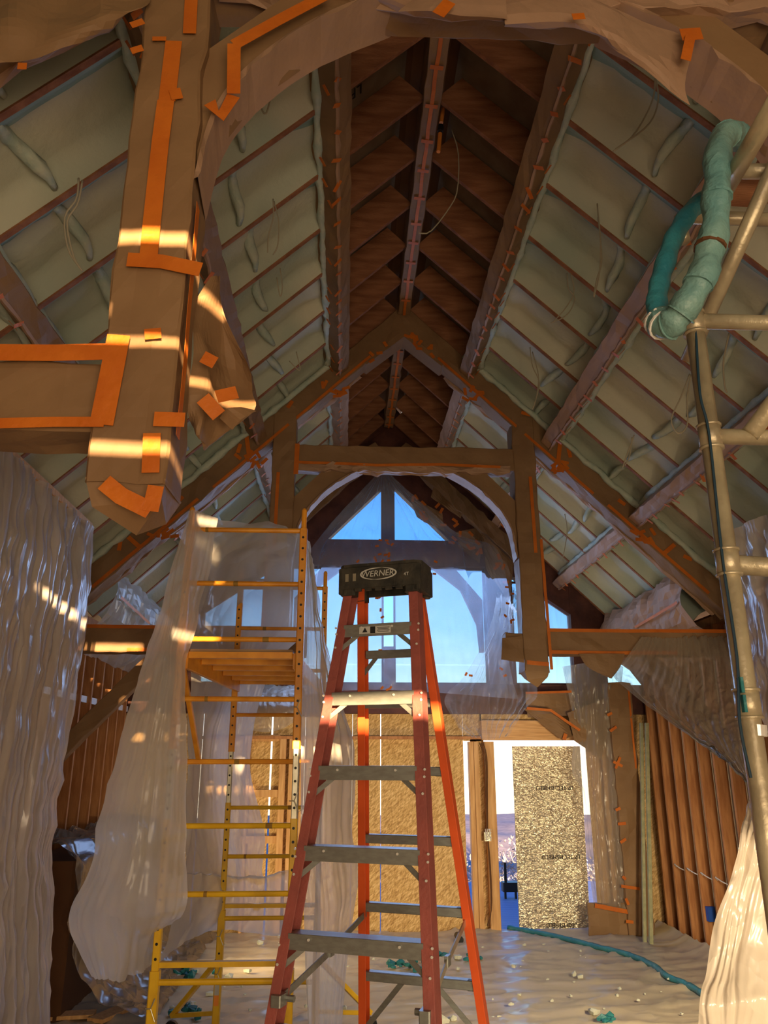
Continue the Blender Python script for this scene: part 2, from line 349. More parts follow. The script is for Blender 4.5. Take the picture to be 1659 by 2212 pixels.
for s in(-1,1):
    base=[bay(s,RY[i],RY[i+1],i*3.3+s) for i in range(4)]
    for i in range(4,len(RY)-1): share(base[i%4],ceil,(0,RY[i]-RY[i%4],0))
# foam covered cable ridge crossing the bays
for s,a in((1,1.98),(-1,1.86),(-1,3.05),(1,3.1)):
    for i in range(len(RY)-1):
        y0=RY[i];y1=RY[i+1]
        if y1<2.4: continue
        r=random.Random(i*7+int(a*10)*s); da=(r.random()-.5)*.12
        pts=[RP(s,a+da+.05*math.sin(t*3+i),y0+.05+(y1-y0-.1)*t,.04+.10*math.sin(PI*min(1,t*1.3))) for t in [k/7 for k in range(8)]]
        MB().tube(pts,[.014+.022*math.sin(PI*k/7)+.008*r.random() for k in range(8)],8,jit=.5,sd=i).build('foam_ridge','foam_bead',ceil,smooth=True)
# printed foil lettering
def PR(u,v,s,h):
    d=ray(u,v); zc=Z0+h/CT; t=(zc+SL*s*XR-H)/(d.z+SL*s*d.x); return Vector((d.x*t,d.y*t,H+d.z*t))
for s,u,v,sz in((-1,783,188,.13),(1,1150,276,.12),(1,1054,590,.12)):
    text('lettering','LP TECHSHIELD',sz,PR(u,v,s,.278),(s*CT,0,-ST),(0,-s,0),'black_print',ceil,al='LEFT')
# ================================================================== SETTING: walls, floor
fl=MB(); fl.box(XL-.3,XRW+.3,YF,YW+.2,-.12,-.03); tag(fl.build('floor','subfloor'),kind='structure')
def wallside(name,x,sgn,strips):
    w=empty(name,(x,5,0),kind='structure')
    m=MB(); m.box(*( (x+.15,x+.17) if sgn>0 else (x-.17,x-.15)),YF,YW+.1,-.03,3.72); m.build('sheathing_panel','dark_wall',w)
    m=MB(); m.box(min(x,x+sgn*.14),max(x,x+sgn*.14),YF,YW,-.03,.012); m.build('bottom_plate','stud_wood',w)
    m=MB(); m.box(min(x,x+sgn*.14),max(x,x+sgn*.14),YF,YW,3.55,3.64); m.build('top_plate','stud_wood',w)
    ys=[];y=YW-.25
    while y>YF+.1: ys.append(y); y-=.37
    m=MB(); m.cbox((x+sgn*.07,ys[0],1.78),(.07,0,0),(0,.021,0),(0,0,1.77),.1); s0=m.build('stud','stud_wood',w)
    for y in ys[1:]: share(s0,w,(0,y-ys[0],0))
    m=MB(); m.box(*((x+.13,x+.15) if sgn>0 else (x-.15,x-.13)),ys[0]-.045,ys[0]-.028,.02,3.55); q0=m.build('sealant_strip','sealant',w)
    for y in ys[1:]: share(q0,w,(0,y-ys[0],0))
    return w,ys
wr,ysr=wallside('wall_right',XRW,1,1)
wl,ysl=wallside('wall_left',XL,-1,1)
for s in(-1,):
    m=MB(); m.obox((XL-.06,9.3,2.75),(0,1.7,-.0),(.02,0,0),(0,0,.035)); m.build('let_in_brace','sealant',wl)
# --- far wall
wb=empty('wall_back',(XR,YW,0),kind='structure')
def pnl(x0,x1,z0,z1,name='osb_panel',m_='osb',y0=YW+.10,y1=YW+.115):
    m=MB(); m.box(x0,x1,y0,y1,z0,z1); return m.build(name,m_,wb)
xg=P(822,1800,YW+.1).x
pnl(XL-.2,-1.95,-.03,2.70); pnl(-1.94,P(583,1700,YW+.1).x-.012,-.03,2.70)
pnl(P(583,1700,YW+.1).x+.012,P(655,1700,YW).x,-.03,2.70); pnl(P(655,1700,YW).x+.004,P(760,1700,YW).x,-.03,2.70)
pnl(P(760,1700,YW).x+.004,xg-.006,-.03,2.70); pnl(xg+.006,P(1006,1800,YW+.1).x,-.03,2.70)
pnl(P(1330,1800,YW).x,XRW+.2,-.03,2.70)
pnl(P(1022,1800,YW+.1).x,P(1052,1800,YW+.1).x,-.03,2.40,'osb_strip')
for a,b,y0 in((1018,1029,YW),(1029,1040,YW-.01),(1052,1074,YW-.03),(1312,1335,YW-.03)):
    x0=P(a,1800,YW).x;x1=P(b,1800,YW).x; m=MB(); m.cbox(((x0+x1)/2,y0+.06,1.16),((x1-x0)/2-.002,0,0),(0,.07,0),(0,0,1.17),.1); m.build('stud','lumber',wb)
for a,b in((597,612),(618,640),(643,650),(525,532)):
    x0=P(a,1800,YW).x;x1=P(b,1800,YW).x; m=MB(); m.cbox(((x0+x1)/2,YW+.03,1.16),((x1-x0)/2-.002,0,0),(0,.05,0),(0,0,1.2),.1); m.build('stud','lumber',wb)
for z in(1.05,1.62,2.33):
    m=MB(); m.box(P(520,1800,YW).x,P(597,1800,YW).x,YW+.01,YW+.09,z,z+.09); m.build('blocking','lumber',wb)
x0=P(1040,1590,YW).x;x1=P(1335,1590,YW).x
zt=2.33
m=MB(); m.cbox(((x0+x1)/2,YW+.02,zt+.15),(0,0,.13),(0,.08,0),((x1-x0)/2,0,0),.05); m.build('header','header_wood',wb)
m=MB(); m.box(-1.95,x0-.01,YW-.02,YW+.09,2.36,2.40); m.build('plate','stud_wood',wb)
pnl(x0,x1,zt+.28,2.72)
pnl(P(1006,1800,YW+.1).x+.003,x0+.02,2.34,2.72)
pnl(P(1284,1800,YW).x,P(1330,1800,YW).x,-.03,2.34)
m=MB(); m.box(P(1292,1800,YW).x,P(1303,1800,YW).x,YW-.03,YW+.09,.0,2.33); m.build('stud','lumber',wb)
# gable framing
m=MB(); m.box(XL-.2,XRW+.2,YW-.02,YW+.14,2.70,3.10); m.build('rim_beam','redwood',wb)
m=MB(); m.box(XL,XRW,YW-.05,YW+.14,4.79,5.18); m.build('gable_beam','redwood',wb)
for u0,u1,v in((1052,1108,1350),(1240,1310,1460)):
    a=P(u0,v,YW).x;b=P(u1,v,YW).x
    m=MB(); m.box(a,b,YW-.05,YW+.14,3.10,4.79); m.build('gable_post','redwood',wb)
    m=MB(); m.box(2*XR-b,2*XR-a,YW-.05,YW+.14,3.10,4.79); m.build('gable_post','redwood',wb)
m=MB(); m.prism([(XR-1.05,YW+.02,6.1),(XR,YW+.02,6.14),(XR+1.05,YW+.02,6.1),(XR,YW+.02,7.5)],(0,.09,0)); m.build('gable_panel','redwood',wb)
m=MB(); m.box(.49,.69,YW,YW+.12,5.18,6.9); m.build('king_post','redwood',wb)
m=MB(); m.box(XR-.07+.0,XR+.07,YW-.03,YW+.10,3.1,3.62); m.build('mullion','redwood',wb)
for s in(-1,1):
    m=MB(); m.prism([(XR+s*.0,YW-.04,6.98),(XR+s*.0,YW-.04,6.10),(XR+s*.98,YW-.04,5.10),(XR+s*2.0,YW-.04,5.0),(XR+s*2.05,YW-.04,5.3)],(0,.16,0)); m.build('gable_rake','redwood',wb)
    m=MB(); m.prism([(XR+s*1.6,YW-.04,4.80),(XR+s*2.5,YW-.04,4.80),(XR+s*3.9,YW-.04,3.6),(XR+s*3.9,YW-.04,3.1),(XR+s*2.7,YW-.04,4.05)],(0,.16,0)); m.build('gable_rake','redwood',wb)
    # curved arch braces below the gable beam
    o_=[(XR+s*.62,4.79),(XR+s*1.05,4.45),(XR+s*1.27,3.95),(XR+s*1.30,3.55)]; i_=[(XR+s*1.36,3.55),(XR+s*1.36,4.3),(XR+s*.95,4.79)]
    m=MB(); m.prism([(x,YW-.02,z) for x,z in o_+i_],(0,.1,0)); m.build('arch_brace','redwood',wb)
    # sheathing of the gable outside the windows
    m=MB(); m.prism([(XR+s*3.72,YW+.11,3.0),(XR+s*2.35,YW+.11,4.9),(XR+s*2.0,YW+.11,5.4),(XR+s*4.0,YW+.11,3.6)],(0,.02,0)); m.build('osb_panel','dark_wall',wb)
m=MB(); m.prism([(XL-.2,YW+.12,2.7),(2*XR-P(1300,1350,YW).x,YW+.12,2.7),(2*XR-P(1300,1350,YW).x,YW+.12,4.9),(XL+1,YW+.12,4.9),(XL-.2,YW+.12,3.7)],(0,.02,0)); m.build('osb_panel','dark_wall',wb)
# window panes
for n,(a,b,c,d) in enumerate(((2*XR-P(1052,1350,YW).x,XR-.07,3.1,4.79),(XR+.07,P(1052,1350,YW).x,3.1,4.79),(P(1108,1350,YW).x,P(1240,1350,YW).x,3.1,4.6),(2*XR-P(1240,1350,YW).x,2*XR-P(1108,1350,YW).x,3.1,4.6))):
    w=empty('window_%d'%(n+1),((a+b)/2,YW+.05,c),kind='structure')
    g=MB(); g.box(a,b,YW+.07,YW+.074,c,d); g.build('pane','film_window',w)
    fr=MB(); 
    for q in((a,b,c,c+.03),(a,b,d-.03,d),(a,a+.03,c,d),(b-.03,b,c,d)): fr.box(q[0],q[1],YW+.06,YW+.09,q[2],q[3])
    fr.build('window_frame','redwood',w)
# wall behind the camera: boards with the gaps that let the sun through
wf=empty('wall_front',(XR,YF,0),kind='structure')
gaps=[]
def sunhit(p,h,x0,x1):           # a slot at YF that puts the sun on point p
    t=(YF-p.y)/SUN.y; q=p+SUN*t; gaps.append((q.x+x0,q.x+x1,q.z-h/2,q.z+h/2))
sunhit(P(360,520,Y1),.040,-.30,.42)
sunhit(P(340,742,Y1),.020,-.30,.42)
sunhit(P(310,972,Y1),.030,-.30,.42)
sunhit(P(905,1522,3.3),.085,-.42,.24)
sunhit(P(240,1400,7.7),.05,-.40,.30)
xs=sorted(set([-4.2,5.4]+[g[0] for g in gaps]+[g[1] for g in gaps])); zs=sorted(set([-.1,8.2]+[g[2] for g in gaps]+[g[3] for g in gaps]))
for j in range(len(zs)-1):
    run=None
    for i in range(len(xs)-1):
        cx=(xs[i]+xs[i+1])/2;cz=(zs[j]+zs[j+1])/2
        op=any(g[0]<cx<g[1] and g[2]<cz<g[3] for g in gaps)
        if not op and run is None: run=xs[i]
        if (op or i==len(xs)-2) and run is not None:
            e_=xs[i] if op else xs[i+1]; m=MB(); m.box(run,e_,YF-.03,YF,zs[j],zs[j+1]); m.build('board','osb',wf); run=None
# ================================================================== outdoors
m=MB(); m.box(-40,40,YW+4.6,48,-2.2,-2.0); tag(m.build('ground','soil'),kind='structure')
dk=empty('deck',(2,YW+2.2,-.1),kind='structure')
yb=YW+.16; d0=None
while yb<YW+4.4:
    if d0 is None: m=MB(); m.box(-3,8,yb,yb+.135,-.08,-.04); d0=m.build('deck_board','deck',dk); y00=yb
    else: share(d0,dk,(0,yb-y00,0))
    yb+=.142
hill=MB(); vs=[]; N=40
for j in range(N+1):
    for i in range(N+1):
        x=-20+60*i/N;y=YW+4.6+34*j/N; z=-2.1+ (j/N)**.8*1.1*(.8+.2*math.sin(x*.12+1))+.5*noise.noise(Vector((x*.2,y*.2,0))); vs.append((x,y,z))
hill.add(vs,[(j*(N+1)+i,j*(N+1)+i+1,(j+1)*(N+1)+i+1,(j+1)*(N+1)+i) for j in range(N) for i in range(N)])
tag(hill.build('hillside','soil',smooth=True),kind='structure')
def shrub(x,y,z,r,sd,lab):
    m=MB(); rr=random.Random(sd)
    for k in range(1100):
        th=rr.random()*2*PI; ph=rr.random()**.6*PI/2; q=Vector((math.cos(th)*math.sin(ph),math.sin(th)*math.sin(ph),math.cos(ph)))
        c=Vector((x,y,z))+q*r*(.5+.5*rr.random()); a=Vector((rr.uniform(-1,1),rr.uniform(-1,1),rr.uniform(-1,1))).normalized()*r*.045; b=q.cross(a).normalized()*r*.02
        m.add([c-a,c+b,c+a,c-b],[(0,1,2,3)])
    for k in range(14):
        th=rr.random()*2*PI; m.tube([(x,y,z-.3),(x+math.cos(th)*r*.5,y+math.sin(th)*r*.5,z+r*.7)],.012,4)
    tag(m.build('shrub','brush',org=(x,y,z)),lab,'shrub','shrubs outside the doorway')
for k,(x,y,z,r) in enumerate(((3.2,17.2,-1.7,1.1),(5.1,18.2,-1.6,1.1),(3.0,20.9,-1.6,1.4),(5.2,23.5,-1.5,1.6),(7.6,23.,-1.5,1.3),(1.2,18.0,-1.9,1.1))): shrub(x,y,z,r,k,'frosty blue-grey shrub on the hillside beyond the open doorway')
q=empty('utility_stand',(P(1102,1925,13.6).x,13.6,-.04),'small black metal stand on the deck outside the doorway','stand')
c=P(1102,1915,13.6)
m=MB(); m.cbox((c.x,13.6,c.z),(.13,0,0),(0,.1,0),(0,0,.07)); m.build('box','black_plastic',q)
m=MB(); m.box(c.x-.09,c.x-.05,13.58,13.62,c.z+.06,c.z+.36); m.build('upright','black_plastic',q)
m=MB(); m.box(c.x-.10,c.x-.07,13.57,13.63,-.04,c.z-.06); m.box(c.x+.07,c.x+.10,13.57,13.63,-.04,c.z-.06); m.build('leg','black_plastic',q)
# ================================================================== TIMBER TRUSSES
def truss(yf,label,th=.22,near=False,back=False):
    t=empty('timber_truss',(XR,yf,2.8),label,'truss')
    yc=yf+th/2; sd=yf
    TP=MB(); faceN=(0,-1,0)
    def F3(o,z): return Vector((XR+o,yf,z))
    for s in(-1,1):
        # principal rafter
        n=Vector((s*ST,0,CT)); a0,a1=.0,AW+.0
        c0=RP(s,a0,yc,-.12); c1=RP(s,a1,yc,-.12)
        MB().wrap(c0,c1,(0,th/2,0),n*.125,sd=sd+s).build('rafter','kraft' if not back else 'redwood',t)
        MB().wrap(RP(s,.9,yf+th+.01,-.20),RP(s,a1-.1,yf+th+.01,-.20),(0,.03,0),n*.055,j=.02,sd=sd+9).build('paper_skirt','kraft_pale',t)
        TP.tape([RP(s,.75,yf,-.225),RP(s,a1*.45,yf,-.225),RP(s,a1*.62,yf,-.225)],.03,faceN)
        TP.tape([RP(s,a1*.66,yf,-.215),RP(s,a1-.3,yf,-.215)],.035,faceN)
        TP.tape([RP(s,2.55,yf,-.24),RP(s,2.40,yf,-.02)],.045,faceN,.014); TP.tape([RP(s,4.0,yf,-.23),RP(s,4.02,yf,-.05)],.045,faceN,.014)
        for k in range(5): 
            a=1.0+k*.75+random.random()*.2; TP.tape([RP(s,a,yf,-.10+random.random()*.1),RP(s,a+.09,yf,-.11+random.random()*.1)],.04,faceN,.014)
        # hammer post
        MB().wrap(F3(s*1.30,2.93)+Vector((0,th/2,0)),F3(s*1.30,5.70)+Vector((0,th/2,0)),(.122,0,0),(0,th/2+.012,0),sd=sd+2*s).build('post','kraft',t)
        # pendant: tapered folded paper end
        xx=XR+s*1.30; pd=MB(); z=2.94
        ring=[(-.125,0),(.125,0),(.125,th+.02),(-.125,th+.02)]; r2=[(-.10,.02),(.11,.03),(.09,th-.02),(-.08,th)]
        vs=[(xx+a,yf-.012+b,z) for a,b in ring]+[(xx+a,yf-.012+b,z-.09+.03*(i%2)) for i,(a,b) in enumerate(r2)]+[(xx+.02,yf+.10,z-.155)]
        pd.add(vs,[(0,1,5,4),(1,2,6,5),(2,3,7,6),(3,0,4,7),(4,5,8),(5,6,8),(6,7,8),(7,4,8)]); pd.build('pendant_wrap','kraft',t)
        # hammer beam
        xo=3.5 if s>0 else 3.5
        MB().wrap((XR+s*1.42,yc,3.23),(XR+s*xo,yc,3.23),(0,th/2-.01,0),(0,0,.125),sd=sd+5*s).build('hammer_beam','kraft',t)
        if not near: MB().wrap((XR+s*1.00,yc,3.20),(XR+s*1.18,yc,3.20),(0,th/2-.01,0),(0,0,.12),j=.012,sd=sd+6).build('beam_stub','kraft',t)
        if near: TP=MB() if s<0 else TP
        TP.tape([F3(s*1.43,3.345),F3(s*2.3,3.345),F3(s*xo,3.35)],.035,faceN)
        TP.tape([F3(s*1.43,3.125),F3(s*2.0,3.12),F3(s*2.75,3.125)],.035,faceN)
        TP.tape([F3(s*1.445,2.95),F3(s*1.43,3.9),F3(s*1.425,4.3)],.03,faceN,.02)
        TP.tape([F3(s*1.36,4.15),F3(s*1.35,5.0)],.035,faceN,.02); TP.tape([F3(s*1.2,3.02),F3(s*1.42,3.0)],.04,faceN,.022)
        # curved brace
        inn=[(.45,5.09),(.76,4.90),(1.0,4.66),(1.13,4.42),(1.18,4.1)]; out=[(1.20,4.72),(.84,5.09)]
        MB().prism([(XR+s*o,yf+.03,z) for o,z in inn+out],(0,th-.06,0)).build('brace','kraft',t)
        # ragged pale paper hem along the inner curve
        hm=[]; prev=None
        pts=[]
        for k in range(26):
            q=cr([Vector((XR+s*o,0,z)) for o,z in inn],k/25); pts.append(q)
        hb=MB(); vs=[]
        for k,q in enumerate(pts):
            d=(pts[min(k+1,25)]-pts[max(k-1,0)]).normalized(); nn=Vector((d.z*s,0,-d.x*s)); 
            r=.018+.022*abs(noise.noise(q*8))
            vs+=[(q.x,yf,q.z),(q.x-nn.x*r*-1,yf-.01+.02*noise.noise(q*11),q.z+nn.z*r),(q.x-nn.x*-.3*r,yf+th+.01,q.z+nn.z*r*.3)]
        hb.add(vs,[(k*3,k*3+1,k*3+4,k*3+3) for k in range(25)]+[(k*3+1,k*3+2,k*3+5,k*3+4) for k in range(25)]); hb.build('paper_hem','kraft_pale',t)
        # strut from wall to hammer beam
        MB().wrap((XR+s*3.5,yc,1.95),(XR+s*2.45,yc,3.10),(0,.07,0),Vector((s*.72,0,.69))*.075,sd=sd+8).build('strut','kraft',t)
        if near and s<0: TP=MB()
    # collar
    MB().wrap((XR-1.2,yc,5.20),(XR+1.2,yc,5.20),(0,th/2,0),(0,0,.13),sd=sd+11).build('collar','kraft',t)
    MB().wrap((XR-1.15,yf+.03,5.065),(XR+1.15,yf+.03,5.065),(0,.045,0),(0,0,.035),j=.022,seg=.07,sd=sd+12).build('paper_hem','kraft_pale',t)
    TP.tape([F3(-1.18,5.12),F3(-.3,5.10),F3(.4,5.12),F3(1.1,5.10)],.03,faceN,.022)
    TP.tape([F3(-1.16,5.33),F3(-1.165,4.98)],.05,faceN,.02)
    # apex wrap
    ap=MB(); ap.prism([F3(-.62,6.45),F3(0,6.98),F3(.62,6.45),F3(.42,6.32),F3(0,6.68),F3(-.42,6.32)],(0,th+.02,0)); o=ap.build('apex_wrap','kraft',t)
    for k in range(16):
        o_=(random.random()-.5)*.9; z=6.72-abs(o_)*.85+(random.random()-.5)*.12; a=random.random()*PI
        TP.tape([F3(o_,z),F3(o_+.07*math.cos(a),z+.07*math.sin(a))],.035,faceN,.016)
    for s in(-1,1):
        for o_,z in((.80,5.95),(1.66,5.10),(2.55,4.32)):
            for k in range(8):
                a=random.random()*PI; p=F3(s*(o_+(random.random()-.5)*.25),z+(random.random()-.5)*.14); TP.tape([p,p+Vector((.09*math.cos(a),0,.09*math.sin(a)))],.035,faceN,.018)
    TP.build_each('tape_strip','tape',t)
    return t
t2=truss(Y2,'brown paper wrapped hammer-beam truss farther off, in front of the blue window')
t1=truss(Y1,'paper wrapped hammer-beam truss nearest the camera, cut by the top edge of the photo',near=True)
# ---- extra wrapping details on the near post
t=t1; TP=MB(); xn=XR-1.30
def N_(u,v): return P(u,v,Y1-.012)
TP.tape([N_(378,95),N_(362,225)],.062,(0,-1,0),.012); TP.tape([N_(360,225),N_(340,400),N_(322,570)],.062,(0,-1,0),.015)
TP.tape([N_(278,568),N_(350,572),N_(436,590)],.055,(0,-1,0),.018)
TP.tape([N_(260,730),N_(247,800),N_(222,920)],.075,(0,-1,0),.014); TP.tape([N_(315,728),N_(350,724)],.04,(0,-1,0),.014)
TP.tape([N_(336,908),N_(402,910)],.05,(0,-1,0),.014); TP.tape([N_(333,940),N_(328,1025)],.055,(0,-1,0),.018)
TP.tape([N_(228,1045),N_(265,1075),N_(328,1108)],.055,(0,-1,0),.020); TP.tape([N_(340,1055),N_(328,1110)],.05,(0,-1,0),.022)
TP.tape([N_(415,0),N_(412,80)],.05,(0,-1,0),.016); TP.tape([N_(332,92),N_(362,92)],.02,(0,-1,0),.016)
TP.tape([N_(506,215),N_(508,110)],.05,(0,-1,0),.03); TP.tape([N_(508,112),N_(600,60),N_(710,0)],.05,(0,-1,0),.03)
TP.tape([N_(0,765),N_(120,768),N_(240,765)],.06,(0,-1,0),.014); TP.tape([N_(0,918),N_(120,915),N_(228,914)],.035,(0,-1,0),.014)
TP.tape([N_(370,215),N_(395,210)],.05,(0,-1,0),.018); TP.tape([N_(455,230),N_(480,260),N_(505,215)],.05,(0,-1,0),.02)
TP.build_each('tape_strip','tape',t)
# right face tape of near post
TS=MB(); TS.tape([(xn+.125,Y1+.02,4.0),(xn+.125,Y1+.03,3.1)],.05,(1,0,0),.016); TS.build_each('tape_strip','tape',t)
# crumpled paper bag hanging off the back corner of the near post
def crumple(rows,nu,nv,name,m_,parent,wr=.03,sd=1):
    o=sheet(rows,nu,nv,0,20,wr,sd); return o.build(name,m_,parent)
yb=Y1+.30
crumple([[P(445,600,yb),P(460,600,yb+.05),P(470,600,yb+.1),P(480,640,yb+.1)],
         [P(425,700,yb-.05),P(455,690,yb),P(480,720,yb+.12),P(500,760,yb+.1)],
         [P(415,800,yb-.05),P(460,800,yb-.04),P(500,810,yb+.1),P(540,840,yb+.1)],
         [P(408,880,yb-.05),P(450,870,yb-.05),P(500,880,yb+.05),P(552,878,yb+.1)],
         [P(418,930,yb),P(430,935,yb-.05),P(470,930,yb+.05),P(520,915,yb+.1)],
         [P(430,960,yb+.05),P(440,965,yb+.02),P(450,975,yb+.06),P(470,955,yb+.1)]],18,22,'crumpled_wrap','kraft',t,.03,3)
crumple([[P(470,905,yb-.03),P(490,880,yb-.06),P(520,880,yb-.03)],[P(500,930,yb-.02),P(520,905,yb-.05),P(553,890,yb)],],6,5,'loose_flap','kraft',t,.015,5)
TS=MB(); TS.tape([P(440,868,yb-.09),P(475,905,yb-.08)],.055,(0,-1,0),.03); TS.tape([P(470,865,yb-.08),P(515,855,yb-.07)],.05,(0,-1,0),.03)
TS.tape([P(435,778,yb-.09),P(462,792,yb-.08)],.05,(.3,-1,0),.03); TS.build_each('tape_strip','tape',t)
# dangling pale corners of paper around the top of the near truss
crumple([[P(1080,-30,Y1-.02),P(1200,-30,Y1-.02),P(1330,20,Y1),P(1500,90,Y1)],[P(1090,52,Y1-.05),P(1240,50,Y1-.04),P(1350,90,Y1-.03),P(1480,180,Y1)],[P(1085,50,Y1+.1),P(1240,62,Y1+.06),P(1340,110,Y1),P(1490,230,Y1+.02)]],18,8,'loose_paper','kraft_pale',t,.015,7)
crumple([[P(900,-10,Y1-.05),P(1000,-10,Y1-.05),P(1090,-12,Y1-.05)],[P(860,30,Y1-.07),P(980,34,Y1-.08),P(1095,46,Y1-.06)]],14,6,'loose_paper','kraft_pale',t,.015,8)
crumple([[P(-30,-20,Y1-.03),P(120,-20,Y1-.03),P(320,-20,Y1-.02)],[P(-30,70,Y1-.07),P(120,60,Y1-.07),P(318,10,Y1-.05)],[P(-30,150,Y1-.04),P(100,120,Y1-.05),P(240,48,Y1-.03)]],18,12,'loose_paper','kraft',t,.03,9)
TS=MB(); TS.tape([P(945,38,Y1-.1),P(970,8,Y1-.1)],.05,(0,-1,0),.01); TS.tape([P(1235,42,Y1-.09),P(1262,40,Y1-.09)],.03,(0,-1,0),.01); TS.tape([P(1470,80,Y1-.05),P(1515,78,Y1-.05)],.06,(0,-1,0),.01); TS.tape([P(1478,135,Y1-.06),P(1490,85,Y1-.06)],.04,(0,-1,0),.012)
TS.tape([P(40,148,Y1-.08),P(60,148,Y1-.08)],.03,(0,-1,0),.01);TS.tape([P(285,62,Y1-.06),P(312,52,Y1-.06)],.03,(0,-1,0),.01);TS.tape([P(285,115,Y1-.06),P(310,108,Y1-.06)],.03,(0,-1,0),.01); TS.build_each('tape_strip','tape',t)
# loose collars of paper on far truss
crumple([[P(1085,1378,Y2-.02),P(1128,1374,Y2-.02)],[P(1082,1425,Y2-.03),P(1132,1432,Y2-.03)]],6,6,'loose_flap','kraft',t2,.02,2)
crumple([[P(1250,1412,Y2-.04),P(1350,1412,Y2-.04)],[P(1270,1440,Y2-.05),P(1340,1440,Y2-.05)],[P(1316,1465,Y2-.05),P(1320,1466,Y2-.05)]],8,8,'loose_flap','kraft',t2,.015,4)
# foam bead along the top of the far truss
for s in(-1,1):
    for yy,tt in((Y2-.03,t2),(Y2+.25,t2)):
        pts=[RP(s,.95+k*(AW-1.1)/40,yy+.02*noise.noise(Vector((k*.6,s,yy))),.0+.02*noise.noise(Vector((k*.5,3,s)))) for k in range(41)]
        MB().tube(pts,[.035+.018*noise.noise(Vector((k*.9,1,s+yy))) for k in range(41)],8,jit=.4,sd=s).build('foam_bead','foam_bead',ceil,smooth=True)
# ================================================================== PURLINS, RIDGE, PLATES
def purlin(s,off,ys,label,pale=False,seam=True):
    a=off/CT; n=Vector((s*ST,0,CT)); d=Vector((s*CT,0,-ST)); y0,y1=ys[0][0],ys[-1][1]
    t=empty('purlin',RP(s,a,(y0+y1)/2,0),label,'roof beam')
    for (ya,yb_) in ys: MB().wrap(RP(s,a,ya,-.03),RP(s,a,yb_,-.03),d*.072,n*.145,j=.009,sd=off+s).build('wrapped_beam','kraft_pale' if pale else 'kraft',t)
    tp=MB(); r=random.Random(int(off*100)*s)
    for ya,yb_ in ys:
        y=ya+.1
        while y<yb_-.1:
            if y>1.6:
                p=RP(s,a+.05,y,-.185); nn=(n*-1+d*.3); L=.05+r.random()*.05; ang=(r.random()-.5)*1.6
                tp.tape([p,p+d*L*math.cos(ang)+Vector((0,L*math.sin(ang),0))],.035,nn,.006)
                if r.random()<.55:
                    p=RP(s,a+.085,y+.07,-.10+r.random()*.08); tp.tape([p,p+Vector((0,.05,0))-n*.05],.035,d,.014)
            y+=.16+r.random()*.16
    tp.build_each('tape_strip','tape',t)
    # crumpled seam of folded paper along the lower corner
    for ya,yb_ in ys:
        n_=int((yb_-ya)/.08); pts=[RP(s,a+.066+.012*noise.noise(Vector((k*.7,off,s))),ya+(yb_-ya)*k/n_,-.175-.012*abs(noise.noise(Vector((k*.5,off,2))))) for k in range(n_+1)]
        MB().tube(pts,[.012+.012*abs(noise.noise(Vector((k*1.3,off,5)))) for k in range(n_+1)],5).build('paper_seam','kraft_pale',t)
        pts=[RP(s,a+.082+.012*noise.noise(Vector((k*.4,off,7))),ya+(yb_-ya)*k/n_,.005+.03*noise.noise(Vector((k*.35,off,9)))) for k in range(n_+1)]
        MB().tube(pts,[.03+.018*noise.noise(Vector((k*.8,off,15))) for k in range(n_+1)],7,jit=.4).build('foam_bead','foam_bead',ceil,smooth=True)
        if off>1: 
            pts=[p-d*.165+n*.01 for p in pts]; MB().tube(pts,.03,7,jit=.5).build('foam_bead','foam_bead',ceil,smooth=True)
A_=(-2.2,Y1-.02);B_=(Y1+.24,Y2-.02);D_=(Y2+.24,YW-.1)
purlin(-1,.79,[B_],'brown paper wrapped purlin just left of the ridge, in front of the far truss')
purlin(1,.79,[B_],'brown paper wrapped purlin just right of the ridge, dotted with orange tape')
purlin(-1,1.66,[B_],'crumpled paper wrapped purlin partly behind the big wrapped post')
purlin(1,1.66,[B_],'wrapped purlin midway down the right slope, in front of the far truss',True)
purlin(-1,2.55,[B_],'wrapped purlin low on the left slope above the big plastic curtain')
purlin(1,2.55,[B_],'wrapped purlin low on the right slope, passing behind the metal scaffold tube',True)
for s,nm in((-1,'left'),(1,'right')):
    purlin(s,.79,[D_],'short pinkish wrapped purlin beyond the far truss, high on the %s slope'%nm,True)
    purlin(s,1.66,[D_],'short wrapped purlin beyond the far truss, midway down the %s slope'%nm,True)
    purlin(s,2.55,[D_],'short wrapped purlin beyond the far truss, low on the %s slope'%nm,True)
def ridge(ya,yb_,label):
    t=empty('ridge_beam',(XR,(ya+yb_)/2,7.0),label,'roof beam')
    MB().wrap((XR,ya,7.12),(XR,yb_,7.12),(.07,0,0),(0,0,.16),j=.007).build('wrapped_beam','kraft',t)
    tp=MB(); n_=int((yb_-ya)/.1); tp.tape([(XR+.012*noise.noise(Vector((k*.4,1,1))),ya+(yb_-ya)*k/n_,6.958) for k in range(n_+1)],.03,(0,0,-1),.009)
    y=ya+.2
    while y<yb_: tp.tape([(XR-.05,y,6.958),(XR+.05,y+.01,6.958)],.035,(0,0,-1),.012); y+=.27+.1*random.random()
    tp.build_each('tape_strip','tape',t)
ridge(Y1+.24,Y2-.02,'paper wrapped ridge beam taped in orange, between the two trusses')
ridge(Y2+.24,YW-.1,'far end of the wrapped ridge beam, beyond the far truss')
